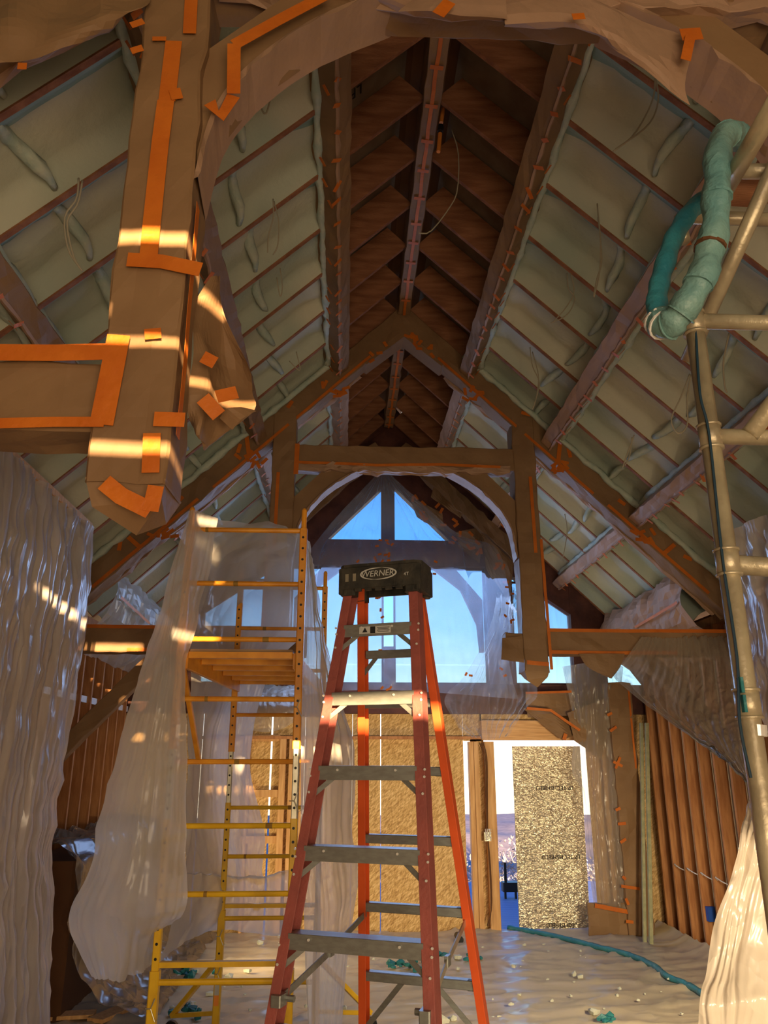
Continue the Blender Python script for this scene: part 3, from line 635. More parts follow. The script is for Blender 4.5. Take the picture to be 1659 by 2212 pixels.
# wrapped wall plates (pinkish paper and film) beyond and before the far truss
for s,nm in((-1,'left'),(1,'right')):
    t=empty('wall_plate_wrap',(XR+s*3.35,9.2,3.6),'pinkish film and paper bundle over the %s wall plate beyond the far truss'%nm,'wrapping')
    rows=[[RP(s,4.35,y,-.02) for y in(8.0,9.3,10.8)],[RP(s,4.42,y,-.24) for y in(8.0,9.3,10.8)],[RP(s,4.72,y,-.42) for y in(8.0,9.3,10.8)],[Vector((XR+s*3.48,y,3.2)) for y in(8.0,9.3,10.8)]]
    sheet(rows,30,14,.02,40,.03,s).build('wrap','kraft_pale' if s>0 else 'film_milky',t)
    tp=MB(); tp.tape([RP(s,4.5,8.05,-.34),RP(s,4.55,9.4,-.36)],.03,(-s,0,-.3),.03); tp.build_each('tape_strip','tape',t)
# paper patches on the inner rafters next to the gable
t=empty('gable_wraps',(XR+1.5,YW-.2,5.2),'brown paper collars taped on the gable rafter right of the blue window','wrapping')
for k,(uv) in enumerate((((885,1075),(955,1108),(960,1150),(900,1118)),((985,1150),(1050,1135),(1035,1218),(990,1180)),((940,1040),(1005,1090),(995,1120),(930,1075)),((1040,1150),(1110,1215),(1100,1300),(1050,1230)))):
    y=YW-.22-.03*k; crumple([[P(*uv[0],y),P(*uv[1],y+.02)],[P(*uv[3],y),P(*uv[2],y+.02)]],8,8,'paper_patch','kraft',t,.03,k)
tp=MB()
for k in range(26):
    u=890+random.random()*200; v=1075+(u-890)*.75+random.random()*60-20; a=random.random()*PI; p=P(u,v,YW-.34); tp.tape([p,p+Vector((.09*math.cos(a),0,.09*math.sin(a)))],.04,(0,-1,0),.01)
tp.build_each('tape_strip','tape',t)
MB().wrap(RP(1,.5,YW-.25,-.28),RP(1,3.1,YW-.25,-.28),(0,.07,0),(ST*.11,0,CT*.11),j=.02).build('wrapped_rafter','kraft',t)
t=empty('gable_wraps',(XR-1.5,YW-.2,5.2),'brown paper wrapped gable rafter left of the blue window','wrapping')
MB().wrap(RP(-1,.5,YW-.25,-.28),RP(-1,3.1,YW-.25,-.28),(0,.07,0),(-ST*.11,0,CT*.11),j=.02).build('wrapped_rafter','kraft',t)
# ================================================================== STEPLADDER (10 ft)
cx,cy,ang,wf,wfs,tf,tfs,wrr,wrs,tr,trs,z1=.1828,3.5688,.3781,.1459,.027,.0229,.063,.1345,.0231,.0429,.0725,2.6551
LX=Vector((math.cos(ang),-math.sin(ang),0)); LA=Vector((math.sin(ang),math.cos(ang),0)); LC=Vector((cx,cy,0))
kf=1+z1/.3048
def lad(n,k,sgn,dx=0,da=0):
    w,t=(wf+wfs*k,-(tf+tfs*k)) if n=='F' else (wrr+wrs*k,tr+trs*k)
    return LC+LX*(w*sgn+dx)+LA*(t+da)+Vector((0,0,z1-.3048*(k-1)))
L=empty('stepladder',(cx,cy,0),'tall red-orange fibreglass stepladder with grey metal steps, in the middle of the room','ladder')
kt=.15
for sgn in(-1,1):
    # C-channel rails
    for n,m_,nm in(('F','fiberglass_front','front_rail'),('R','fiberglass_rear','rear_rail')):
        p0=lad(n,kt,sgn);p1=lad(n,kf,sgn); d=(p1-p0)/2; c=(p0+p1)/2
        fwd=LA*(-1 if n=='F' else 1); m=MB()
        if n=='F':
            m.cbox(c+LX*sgn*.020,LX*.0035,LA*.042,d,.3); m.cbox(c+LX*sgn*.002-LA*.040,LX*.021,LA*.0035,d,.3); m.cbox(c+LX*sgn*.002+LA*.040,LX*.021,LA*.0035,d,.3)
        else:
            m.cbox(c+LX*sgn*.016,LX*.003,LA*.028,d,.3); m.cbox(c+LX*sgn*.0-LA*.026,LX*.018,LA*.003,d,.3); m.cbox(c+LX*sgn*.0+LA*.026,LX*.018,LA*.003,d,.3)
        m.build(nm,m_,L)
        pf=lad(n,kf-.03,sgn); m=MB(); m.cbox(pf+Vector((0,0,.02)),LX*.03,LA*.048,(0,0,.035),.2); m.build('rubber_foot','black_plastic',L)
for k in range(1,10):
    a=lad('F',k,-1,.0);b=lad('F',k,1,.0); c=(a+b)/2; hw=(b-a).length/2-.012
    m=MB(); m.cbox(c+Vector((0,0,.026)),LA*.040,(0,0,.0025),LX*hw,.3)
    m.cbox(c-LA*.039,(0,0,.0275),LA*.0025,LX*hw,.2); m.cbox(c+LA*.039+Vector((0,0,.01)),(0,0,.018),LA*.002,LX*hw,.2)
    st=m.build('step','aluminium',L)
    if k<=6:
        m=MB()
        for s in(-1,1):
            for dx,dz in((-.10,.012),(.024,.016),(.022,-.012),(.012,-.075)):
                q=lad('F',k-dz/.3048 if dz<-.03 else k,s)+ (LX*s*dx if dz>-.03 else LX*s*.012)-LA*.046+Vector((0,0,dz if dz>-.03 else 0))
                m.tube([q,q-LA*.004],.0052,8)
        tag(m.build('rivets','rivet',st),kind='stuff')
    for s in(-1,1):                                # knee braces
        p=lad('F',k,s,-s*.075,-.028)+Vector((0,0,-.02)); q=lad('F',k+.28,s,-s*.002,-.028)
        m=MB(); m.bar(p,q,.02,.004,LA); m.build('knee_brace','aluminium',L)
for k in range(2,9):
    if k==7: continue
    a=lad('R',k-.03*0,-1);b=lad('R',k,1)
    m=MB(); m.cbox((a+b)/2-LA*.005,(0,0,.019),LA*.011,LX*((b-a).length/2-.012),.2); m.cbox((a+b)/2+LA*.01+Vector((0,0,.018)),(0,0,.002),LA*.02,LX*((b-a).length/2-.012),.2); h=m.build('rear_bar','aluminium',L)
    m=MB(); m.cbox(b-LX*.03,LX*.016,LA*.014,(0,0,.021),.1); m.build('end_bracket','cap_black',h)
    if k in(6,8):
        for s in(-1,1):
            m=MB(); c_=(a+b)/2; m.bar(c_+LX*s*.07-LA*.012,lad('R',k+.75,s,-s*.01,-.012),.024,.004,LA); m.build('diagonal_brace','aluminium',L)
a=lad('R',1.0,-1);b=lad('R',1.0,1)
m=MB(); m.cbox(lad('R',1.25,-1).lerp(lad('R',1.25,1),.5),(0,0,.019),LA*.011,LX*((b-a).length/2-.012),.2); m.build('rear_bar','aluminium',L)
for s in(-1,1):
    m=MB(); m.bar(lad('R',1.25,s,-s*.08),lad('R',1.55,s),.02,.004,LA); m.build('knee_brace','aluminium',L)
    p0=lad('F',5.62,s,-s*.012,.0); pm=lad('F',5.62,s,-s*.02).lerp(lad('R',5.1,s,-s*.02),.5)+Vector((0,0,.0)); p1=lad('R',5.1,s,-s*.01)
    m=MB(); m.bar(p0,pm,.006,.028,(0,0,1)); m.build('spreader_bar','zinc' if s>0 else 'aluminium',L)
    m=MB(); m.bar(pm+(p0-pm)*.06,p1,.006,.028,(0,0,1)); m.build('spreader_bar','zinc' if s>0 else 'aluminium',L)
    m=MB(); m.cbox(pm,LX*.008,LA*.025,(0,0,.02),.2); m.build('spreader_hinge','aluminium',L)
    m=MB(); m.cbox(p0-LX*s*.0-LA*.03,LX*.02,LA*.03,(0,0,.02),.2); m.tube([p0-LX*s*.02+LA*.0,p0-LX*s*.05],.012,8); m.build('bracket','aluminium',L)
# top cap
tz=z1+.25; c=LC+LA*.0+Vector((0,0,tz))
m=MB(); m.cbox(c+Vector((0,0,.045)),LX*.20,LA*.105,(0,0,.022),.25)
for sg in(-1,1): m.cbox(c+LA*sg*.10+Vector((0,0,.0)),(0,0,.052),LA*.010,LX*.185,.3)
for sg in(-1,1): m.cbox(c+LX*sg*.185+Vector((0,0,-.012)),(0,0,.062),LX*.014,LA*.105,.3)
for sg in(-1,1):
    for q in(-1,1): m.cbox(c+LX*sg*.155+LA*q*.075+Vector((0,0,-.02)),LX*.035,LA*.03,(0,0,.06),.3)
cap=m.build('top_cap','cap_black',L)
for i in range(5): m=MB(); m.cbox(c+LX*(-.10+.05*i)-LA*.108+Vector((0,0,-.058)),LX*.016,LA*.006,(0,0,.007),.2); m.build('cap_rib','cap_black',cap)
for i in range(3): m=MB(); m.cbox(c+LX*(-.08+.08*i)+Vector((0,0,.069)),LX*.03,LA*.05,(0,0,.003),.3); m.build('tool_tray','cap_black',cap)
fc=c-LA*.1125+Vector((0,0,.012))
text('lettering','WERNER',.040,fc+LX*-.005,LX,(0,0,1),'white_print',cap,.0008,.15)
def arc(cc,rx,rz,a0,a1,w0,w1,n=20):
    m=MB(); vs=[]
    for i in range(n+1):
        a=a0+(a1-a0)*i/n; w=w0+(w1-w0)*math.sin(PI*i/n)
        for k in(-1,1): vs.append(cc+LX*math.cos(a)*(rx+k*w)+Vector((0,0,math.sin(a)*(rz+k*w))))
    m.add(vs,[(i*2,i*2+1,i*2+3,i*2+2) for i in range(n)]); return m
a_=arc(fc-LA*.0006,.086,.027,math.radians(70),math.radians(265),.0005,.004); b_=arc(fc-LA*.0006,.086,.027,math.radians(-110),math.radians(85),.0005,.004)
a_.add(b_.v,b_.f); a_.build('oval_emblem','white_print',cap)
text('lettering','4T',.022,fc+LX*.135+Vector((0,0,-.012)),LX,(0,0,1),'white_print',cap,.0008)
m=MB(); m.box(0,0,0,0,0,0)
for dx,h in((-.155,.03),(-.118,.03)): m=MB(); m.cbox(fc+LX*dx+Vector((0,0,-.01)),LX*.008,LA*.0008,(0,0,h*.6),.1); m.build('worn_label','zinc',cap)
q=lad('F',1,-1).lerp(lad('F',1,1),.5)-LA*.0422
m=MB(); m.cbox(q-LX*.01,LX*.075,LA*.0006,(0,0,.016),.1); wl_=m.build('warning_sticker','white_print',L)
m=MB(); m.cbox(q-LX*.02-LA*.0008,LX*.012,LA*.0006,(0,0,.015),.1); m.add([q-LX*.07-LA*.001+Vector((0,0,-.01)),q-LX*.045-LA*.001+Vector((0,0,-.01)),q-LX*.0575-LA*.001+Vector((0,0,.012))],[(0,1,2)]); 
for i in range(4): m.cbox(q+LX*.03+Vector((0,0,.009-.006*i))-LA*.001,LX*(.03-.004*(i%2)),LA*.0004,(0,0,.0012),.1)
tag(m.build('sticker_print','black_print',wl_),kind='stuff')
# ================================================================== ROLLING SCAFFOLD (two stacked frames)
YN=5.0; YR=6.83; xa,xb=-1.055,-.30
S=empty('rolling_scaffold',((xa+xb)/2,5.9,0),'yellow rolling scaffold with rungs and a high platform, half covered in plastic','scaffold')
rz=[3.567,3.20,2.835,2.46,2.086,1.72,1.35]
def post(x,y,left):
    def perf(z0,z1_,w,m_,nm,dz=.1525):
        m=MB(); m.cbox((x,y,(z0+z1_)/2),(w,0,0),(0,w,0),(0,0,(z1_-z0)/2),.25); o=m.build(nm,m_,S)
        m=MB(); z=z0+.06; k=0
        while z<z1_-.03:
            m.tube([(x,y-w-.0006,z),(x,y-w+.001,z)],.0085,8); k+=1; z+=dz*.5 if dz<.2 else dz
        tag(m.build('pin_holes','black_plastic',o),kind='stuff')
    perf(2.16,3.58,.024,'yellow_paint_light_tinted','post'); m=MB(); m.tube([(x,y,3.58),(x,y,3.71),(x,y,3.725)],[.018,.018,.010],10); m.build('coupling_pin','yellow_paint_light_tinted',S)
    perf(1.76,2.16,.019,'zinc','inner_post'); perf(.96,1.76,.021,'yellow_paint','post')
    perf(.10,.96,.027,'yellow_paint','base_leg',.5)
    m=MB(); m.tube([(x-.02,y,.065),(x+.02,y,.065)],.065,16); m.cbox((x,y,.12),(.028,0,0),(0,.03,0),(0,0,.025)); m.build('caster','black_plastic',S)
for y in(YN,YR):
    post(xa,y,True); post(xb,y,False)
    for i,z in enumerate(rz):
        m=MB(); m.tube([(xa+.015,y,z),((xa+xb)/2,y,z),(xb-.015,y,z)],.0165,10); m.build('rung','yellow_paint_light_tinted' if z>1.9 else 'yellow_paint',S)
        m=MB(); q_=xa+.1+.55*((i*.377+y)%1); m.tube([(q_,y,z),(q_+.02+.01*(i%3),y,z)],.0168,10); tag(m.build('scuffs','grime',S),kind='stuff')
    m=MB(); m.cbox(((xa+xb)/2,y,.99),((xb-xa)/2-.02,0,0),(0,.02,0),(0,0,.014)); m.build('cross_rail','yellow_paint',S)
    m=MB(); m.tube([(xa+.02,y,.90),(xb-.02,y,.90)],.017,10); m.build('rung','yellow_paint',S)
    m=MB(); m.tube([(xa+.02,y,.45),(xb-.02,y,.45)],.017,10); m.build('rung','yellow_paint',S)
    for x in(xa,xb):                                  # snap pins
        for z in(2.41 if x==xb else .78,1.86 if x==xb else .52):
            m=MB(); m.tube([(x-.03,y-.035,z),(x,y-.036,z),(x+.012,y-.04,z+.03),(x+.02,y-.04,z+.05)],.0035,6); m.tube([(x,y-.036,z),(x+.03,y-.045,z-.06),(x+.045,y-.04,z-.05)],.003,6); m.build('snap_pin','zinc',S)
# side rails and platform
for x in(xa,xb):
    for z in(2.70,):
        m=MB(); m.cbox((x+(.03 if x==xa else -.03),(YN+YR)/2,z),(.014,0,0),(0,0,.05),(0,(YR-YN)/2-.02,0),.15); m.build('side_rail','yellow_paint_light_tinted' if z>2 else 'yellow_paint',S)
m=MB(); m.box(xa+.05,xb-.05,YN+.03,YR-.03,2.755,2.775); m.build('platform_deck','subfloor',S)
for i in range(6):
    y=YN+.03+(YR-YN-.06)*i/5; m=MB(); m.cbox(((xa+xb)/2,y,2.735),((xb-xa)/2-.045,0,0),(0,.028,0),(0,0,.02),.2); m.build('platform_joist','yellow_paint_light_tinted',S)
m=MB(); m.tube([(xa,YN+.1,.55),(xa+.05,YR-.2,.12)],.014,8); m.build('diagonal_tube','yellow_paint_light_tinted',S)
m=MB(); m.bar((xa+.02,YN+.02,2.64),(xa+.03,YN+.55,2.1),.03,.03); m.build('platform_brace','yellow_paint_light_tinted',S)
for s,x in((-1,xa),(1,xb)):
    for y,dy in((YN,-.35),(YR,.35)):
        m=MB(); m.bar((x,y,.62),(x+s*.42,y+dy,.14),.035,.035); m.build('outrigger','yellow_paint',S)
        m=MB(); m.bar((x,y,.25),(x+s*.42,y+dy,.14),.03,.03); m.build('outrigger','yellow_paint',S)
        m=MB(); m.tube([(x+s*.42,y+dy-.02,.055),(x+s*.42,y+dy+.02,.055)],.055,12); m.build('caster','black_plastic',S)
m=MB(); m.cbox((xa,YR-.029,.40),(.018,0,0),(0,.001,0),(0,0,.05),.1); o=m.build('sticker','white_print',S); m=MB(); m.cbox((xa,YR-.0305,.34),(.018,0,0),(0,.001,0),(0,0,.035),.1); m.build('sticker_print','sticker_orange',o)
# the scaffold stands slightly askew to the room
for o in list(S.children_recursive):
    o0=ORG[o.name].y
    for v in o.data.vertices: v.co.x+=.10*(v.co.y+o0-YN)/(YR-YN)
# plastic draped on the scaffold
yq=YN-.10
rows=[[P(410,1103,yq+.05),P(425,1101,yq+.08),P(470,1120,yq+.16)],
      [P(352,1290,yq-.02),P(385,1290,yq-.05),P(440,1290,yq+.14)],
      [P(305,1450,yq-.06),P(350,1455,yq-.10),P(402,1450,yq+.02)],
      [P(255,1620,yq-.08),P(320,1625,yq-.14),P(402,1620,yq)],
      [P(212,1780,yq-.10),P(300,1790,yq-.18),P(400,1790,yq)],
      [P(190,1880,yq-.10),P(290,1890,yq-.20),P(402,1880,yq)],
      [P(148,1985,yq-.05),P(270,1975,yq-.18),P(400,1965,yq-.02)],
      [P(168,2060,yq),P(270,2070,yq-.06),P(345,2010,yq+.25)],
      [P(196,2112,yq+.05),P(255,2118,yq+.0),P(330,2085,yq+.3)]]
o=sheet(rows,64,100,.009,22,.019,1,foldfn=lambda u,v:.35+v).build('plastic_sheet','film_milky',org=(-1.5,YN,1),smooth=True); tag(o,'milky plastic sheet draped over the left side of the yellow scaffold','plastic sheet')
yk=YR+.06
rows=[[P(412,1112,YN+.22),P(520,1128,YN+.5),P(600,1134,YN+.6),P(652,1150,YN+.8)],
      [P(410,1200,YN+.4),P(500,1200,YN+.9),P(600,1190,YN+1.1),P(664,1210,YN+1.2)],
      [P(410,1330,YN+.8),P(500,1320,yk-.1),P(600,1320,yk),P(690,1330,yk)],
      [P(412,1420,YN+1.2),P(500,1430,yk),P(540,1440,yk),P(585,1450,yk)],
      [P(405,1600,YN+1.4),P(450,1610,yk),P(500,1620,yk),P(540,1640,yk)],
      [P(402,1760,YN+1.3),P(455,1770,yk),P(515,1780,yk),P(572,1800,yk)],
      [P(398,1870,YN+1.2),P(470,1880,yk),P(530,1890,yk),P(570,1893,yk)],
      [P(395,1890,YN+1.15),P(480,1892,yk-.04),P(560,1898,yk-.05),P(640,1882,yk)],
      [P(380,1960,YN+1.1),P(480,1960,yk-.08),P(560,1960,yk-.05),P(640,1960,yk)],
      [P(345,2080,YN+.9),P(440,2015,yk-.1),P(530,2012,yk),P(635,2030,yk)]]
o=sheet(rows,64,100,.008,24,.018,3,foldfn=lambda u,v:.4+v).build('plastic_sheet','film_milky',org=(-.8,YR,1),smooth=True); tag(o,'milky plastic sheet hanging behind the scaffold rungs, with a torn opening','plastic sheet')
yk=YN+.35
rows=[[P(655,1160,yk+.6),P(668,1175,yk+.5),P(675,1230,yk+.45)],
      [P(655,1330,yk+.3),P(680,1330,yk+.2),P(692,1340,yk+.3)],
      [P(650,1500,yk),P(690,1500,yk),P(735,1500,yk+.5)],
      [P(650,1640,yk-.05),P(710,1640,yk),P(765,1620,yk+.5)],
      [P(650,1830,yk-.05),P(710,1830,yk),P(762,1800,yk+.3)],
      [P(655,1950,yk-.05),P(720,1950,yk),P(772,1900,yk+.2)],
      [P(660,2080,yk-.05),P(710,2080,yk),P(752,2060,yk)],
      [P(665,2230,yk-.05),P(700,2230,yk),P(738,2230,yk)],[P(668,2330,yk-.05),P(700,2340,yk),P(735,2340,yk)]]
o=sheet(rows,44,80,.011,24,.012,5).build('plastic_sheet','film_milky',org=(-.1,yk,1),smooth=True); tag(o,'long plastic sheet hanging between the scaffold and the red stepladder','plastic sheet')
# ================================================================== BIG CURTAIN ON THE LEFT
xc=-2.3
ys_=[2.2,3.2,4.2,5.2,6.1,6.76]
rows=[[(xc,y,4.09) for y in ys_],[(xc+.04,y,3.5) for y in ys_],[(xc+.02,y+.0,2.6) for y in ys_],[(xc+.03,y-.02*i,1.6) for i,y in enumerate(ys_)],[(xc+.05,y,.9) for y in ys_],[(xc+.12,y+.05,.03) for y in ys_]]
o=sheet(rows,260,70,.03,110,.018,8).build('plastic_curtain','film_curtain',org=(xc,4.5,0),smooth=True); tag(o,'tall wrinkled plastic curtain hanging down the left side of the room','curtain')
m=MB(); m.cbox((xc-.04,4.4,4.11),(.02,0,0),(0,0,.03),(0,2.4,0)); tag(m.build('batten','lumber',org=(xc,4.4,4.1)),'pale wooden batten along the top of the left plastic curtain','batten')
# things seen behind it
m=MB(); m.cbox((-2.62,6.0,.55),(.05,0,0),(0,.08,0),(0,0,.55)); tag(m.build('lumber_offcut','lumber',org=(-2.6,6,0)),'short upright orange timber seen through the foot of the left curtain','timber')
for k,dx in enumerate((0,.07)):
    m=MB(); m.box(-2.68+dx,-2.65+dx,5.45,5.50,0,.95); m.box(-2.68+dx,-2.63+dx,5.49,5.50,0,.95); tag(m.build('metal_track','zinc',org=(-2.68+dx,5.5,0)),'thin metal track leaning behind the foot of the left curtain','metal track','metal tracks behind the left curtain')
# film wrapped pile by the left wall
q=empty('wrapped_pile',(-2.4,9,0),'dark plastic covered pile against the left wall behind the scaffold','pile')
rows=[[Vector((-2.85,y,1.42)) for y in(7.4,8.6,9.8,10.8)],[Vector((-2.45,y,1.36)) for y in(7.4,8.6,9.8,10.8)],[Vector((-2.30,y,1.15)) for y in(7.4,8.6,9.8,10.8)],[Vector((-2.28,y,.65)) for y in(7.4,8.6,9.8,10.8)],[Vector((-2.05,y,.22)) for y in(7.4,8.6,9.8,10.8)],[Vector((-1.55,y,.04)) for y in(7.4,8.6,9.8,10.8)]]
sheet(rows,50,40,.02,30,.05,13).build('cover','film_dark',q,smooth=True)
m=MB(); m.cbox((-2.62,9.1,.62),(.26,0,0),(0,1.55,0),(0,0,.62),.1); m.build('carton_stack','cable_brown',q)
c=P(185,1868,8.5); m=MB(); m.cbox((c.x,8.5,c.z),(.07,0,0),(0,.002,0),(0,0,.10),.05); m.build('paper_label','white_print',q)
# ================================================================== GABLE PLASTIC
yg=YW-.50
rows=[[P(815,1022,yg),P(828,1020,yg),P(842,1022,yg)],
      [P(690,1160,yg),P(828,1140,yg-.03),P(985,1150,yg)],
      [P(655,1225,yg),P(828,1205,yg-.10),P(1075,1190,yg)],
      [P(640,1330,yg),P(828,1330,yg+.02),P(1105,1330,yg)],
      [P(640,1430,yg),P(828,1430,yg),P(1100,1430,yg)],
      [P(660,1500,yg),P(828,1490,yg),P(1120,1510,yg-.02)]]
o=sheet(rows,120,70,.018,70,.02,21,foldfn=lambda u,v:.5+.6*u).build('plastic_sheet','film_window',org=(XR,yg,3),smooth=True); tag(o,'clear wrinkled plastic sheet stretched across the blue gable window','plastic sheet')
tp=empty('tape_patches',(XR,yg-.1,4),'scattered small orange tape tabs holding the window plastic','tape')
r=random.Random(5)
for k in range(44):
    u,v=(r.choice((825,830,822,1095,1100,1108))+r.uniform(-12,12),r.uniform(1230,1520)) if k<24 else (r.uniform(800,860),1185+r.uniform(-25,30)) if k<36 else (r.uniform(700,1090),r.choice((1240,1215,1460)))
    p=P(u,v,yg-.10); a=r.random()*PI; m=MB(); m.tape([p,p+Vector((.05*math.cos(a),0,.05*math.sin(a)))],.028,(0,-1,0),.0); m.build('tape_tab','tape',tp)
yg2=YW-.58
rows=[[P(1080,1240,YW-.06),P(1096,1235,YW-.06),P(1118,1300,YW-.06)],[P(1060,1350,yg2),P(1095,1350,yg2-.05),P(1125,1350,yg2)],[P(1010,1450,yg2),P(1070,1450,yg2-.08),P(1150,1440,yg2)],
      [P(960,1510,yg2),P(1060,1510,yg2-.14),P(1160,1500,yg2)],[P(985,1560,yg2),P(1050,1570,yg2-.14),P(1125,1545,yg2)],[P(1010,1592,yg2),P(1050,1600,yg2-.1),P(1095,1590,yg2)]]
o=sheet(rows,60,46,.03,44,.035,23).build('plastic_bundle','film_clear',org=(2,yg2,3),smooth=True); tag(o,'gathered bundle of clear plastic bunched under the blue window above the doorway','plastic sheet')
rows=[[P(515,1478,YW-.04),P(580,1480,YW-.04),P(645,1478,YW-.04)],[P(515,1520,YW-.45),P(580,1525,YW-.48),P(645,1520,YW-.45)],[P(520,1570,YW-.42),P(580,1582,YW-.45),P(640,1560,YW-.4)]]
o=sheet(rows,30,18,.01,20,.02,25).build('plastic_sheet','film_tan',org=(-.7,YW-.4,3),smooth=True); tag(o,'dark folded plastic strip under the gable sill, seen between the scaffold rungs','plastic sheet')
# ================================================================== RIGHT SIDE PLASTICS
rows=[[P(1385,1376,Y2-.06),P(1480,1374,Y2-.06),P(1590,1372,Y2-.06)],
      [P(1350,1425,Y2-.08),P(1470,1450,Y2-.25),P(1598,1450,Y2-.5)],
      [P(1326,1462,Y2-.10),P(1470,1530,Y2-.6),P(1608,1540,Y2-1.1)],
      [P(1440,1555,Y2-.7),P(1530,1600,Y2-1.2),P(1614,1620,Y2-1.7)],
      [P(1540,1620,Y2-1.4),P(1580,1650,Y2-1.8),P(1620,1668,Y2-2.1)],
      [P(1608,1684,Y2-2.2),P(1615,1688,Y2-2.25),P(1622,1690,Y2-2.3)]]
o=sheet(rows,90,50,.022,58,.015,31,foldfn=lambda u,v:1-.5*v).build('plastic_sheet','film_tan',org=(3.3,7,3),smooth=True); tag(o,'translucent plastic sheet pulled to a point below the far right hammer beam','plastic sheet')
xr_=3.3
rows=[[(xr_,y,3.95) for y in(1.5,2.8,4.2,5.6,6.4)],[(xr_+.05,y,3.3) for y in(1.5,2.8,4.2,5.6,6.3)],[(xr_-.02,y,2.4) for y in(1.5,2.8,4.2,5.4,6.1)],[(xr_,y,1.2) for y in(1.5,2.8,4.0,5.0,5.7)],[(xr_-.05,y,.05) for y in(1.5,2.8,4.0,4.8,5.5)]]
o=sheet(rows,90,40,.04,40,.03,33).build('plastic_curtain','film_curtain',org=(xr_,4,0),smooth=True); tag(o,'plastic curtain on the right wall, seen at the right edge behind the metal tube','curtain')
yh=3.15
rows=[[P(1640,1660,yh+.5),P(1720,1640,yh-.05),P(1800,1640,yh-.05)],
      [P(1604,1790,yh-.05),P(1680,1780,yh-.1),P(1820,1780,yh)],
      [P(1575,1900,yh-.05),P(1660,1890,yh-.08),P(1840,1890,yh-.1)],
      [P(1538,2010,yh-.05),P(1640,2010,yh-.12),P(1860,2010,yh-.15)],
      [P(1525,2100,yh-.05),P(1630,2110,yh-.12),P(1880,2110,yh-.08)],
      [P(1508,2230,yh-.05),P(1630,2230,yh-.12),P(1900,2230,yh-.08)],
      [P(1500,2900,yh-.05),P(1640,2900,yh-.15),P(1920,2900,yh-.1)]]
o=sheet(rows,70,110,.012,18,.03,35).build('plastic_bundle','film_heavy',org=(2,yh,0),smooth=True); tag(o,'bulging cream plastic bundle at the lower right corner, behind the metal tube','plastic sheet')
# film and paper around the door-side post
q=empty('wrapped_corner_post',(3.75,YW-.35,0),'paper wrapped timber post right of the doorway, taped in orange','post')
x0=P(1340,1800,YW-.4).x; x1=P(1392,1800,YW-.4).x
MB().wrap(((x0+x1)/2,YW-.3,.02),((x0+x1)/2,YW-.3,3.1),((x1-x0)/2,0,0),(0,.12,0),j=.014).build('wrapped_post','kraft',q)
tp=MB()
pf=YW-.43
tp.tape([P(1358,1490,pf),P(1366,1580,pf),P(1374,1660,pf)],.025,(0,-1,0),.0)
for a,b in(((1312,1545),(1322,1540)),((1318,1580),(1332,1570)),((1325,1645),(1345,1655)),((1330,1660),(1340,1635)),((1330,1750),(1340,1745)),((1335,1780),(1352,1778)),((1340,1820),(1352,1812)),((1345,1893),(1352,1900)),((1342,1914),(1382,1920)),((1352,1940),(1358,1955)),((1352,1990),(1368,1992))): tp.tape([P(*a,pf-.02),P(*b,pf-.02)],.035,(0,-1,0),.0)
tp.build_each('tape_strip','tape',q)
xa0=P(1268,1980,YW-.3).x; 
MB().wrap((xa0,YW-.33,.18),(x0+.02,YW-.33,.18),(0,.03,0),(0,0,.19),j=.015).build('paper_apron','kraft',q)
tp=MB(); tp.tape([P(1285,1956,YW-.4),P(1358,1970,YW-.4)],.05,(0,-1,0),.0); tp.build_each('tape_strip','tape',q)
yd=YW-.30
rows=[[P(1215,1440,yd-.1),P(1290,1430,yd-.15),P(1345,1440,yd-.1)],[P(1240,1570,yd),P(1290,1570,yd-.1),P(1345,1570,yd-.05)],[P(1235,1660,yd),P(1290,1680,yd-.1),P(1338,1660,yd-.05)],[P(1258,1720,yd),P(1290,1750,yd-.08),P(1342,1760,yd-.05)],[P(1268,1850,yd),P(1300,1860,yd-.08),P(1348,1880,yd-.05)],[P(1285,1965,yd),P(1310,1968,yd-.05),P(1355,1975,yd-.05)]]
o=sheet(rows,50,60,.015,36,.03,41).build('plastic_sheet','film_tan',org=(3.3,yd,1),smooth=True); tag(o,'tan plastic sheet stretched beside the foil board in the doorway','plastic sheet')
q=empty('header_wraps',(2.6,YW-.25,2.8),'brown paper pieces taped over the beam above the doorway','wrapping')
for k,uv in enumerate((((1135,1495),(1235,1492),(1245,1545),(1140,1550)),((1130,1530),(1190,1532),(1252,1580),(1215,1600)),((1225,1540),(1330,1500),(1300,1640),(1240,1600)))):
    y=YW-.22-.05*k; crumple([[P(*uv[0],y),P(*uv[1],y)],[P(*uv[3],y),P(*uv[2],y)]],10,8,'paper_patch','kraft',q,.025,k+50)
tp=MB(); tp.tape([P(1135,1497,YW-.36),P(1234,1494,YW-.36)],.03,(0,-1,0),.01); tp.tape([P(1138,1530,YW-.4),P(1190,1535,YW-.4),P(1252,1578,YW-.4)],.035,(0,-1,0),.01); tp.tape([P(1218,1598,YW-.3),P(1222,1585,YW-.3)],.05,(0,-1,0),.01)
tp.build_each('tape_strip','tape',q)
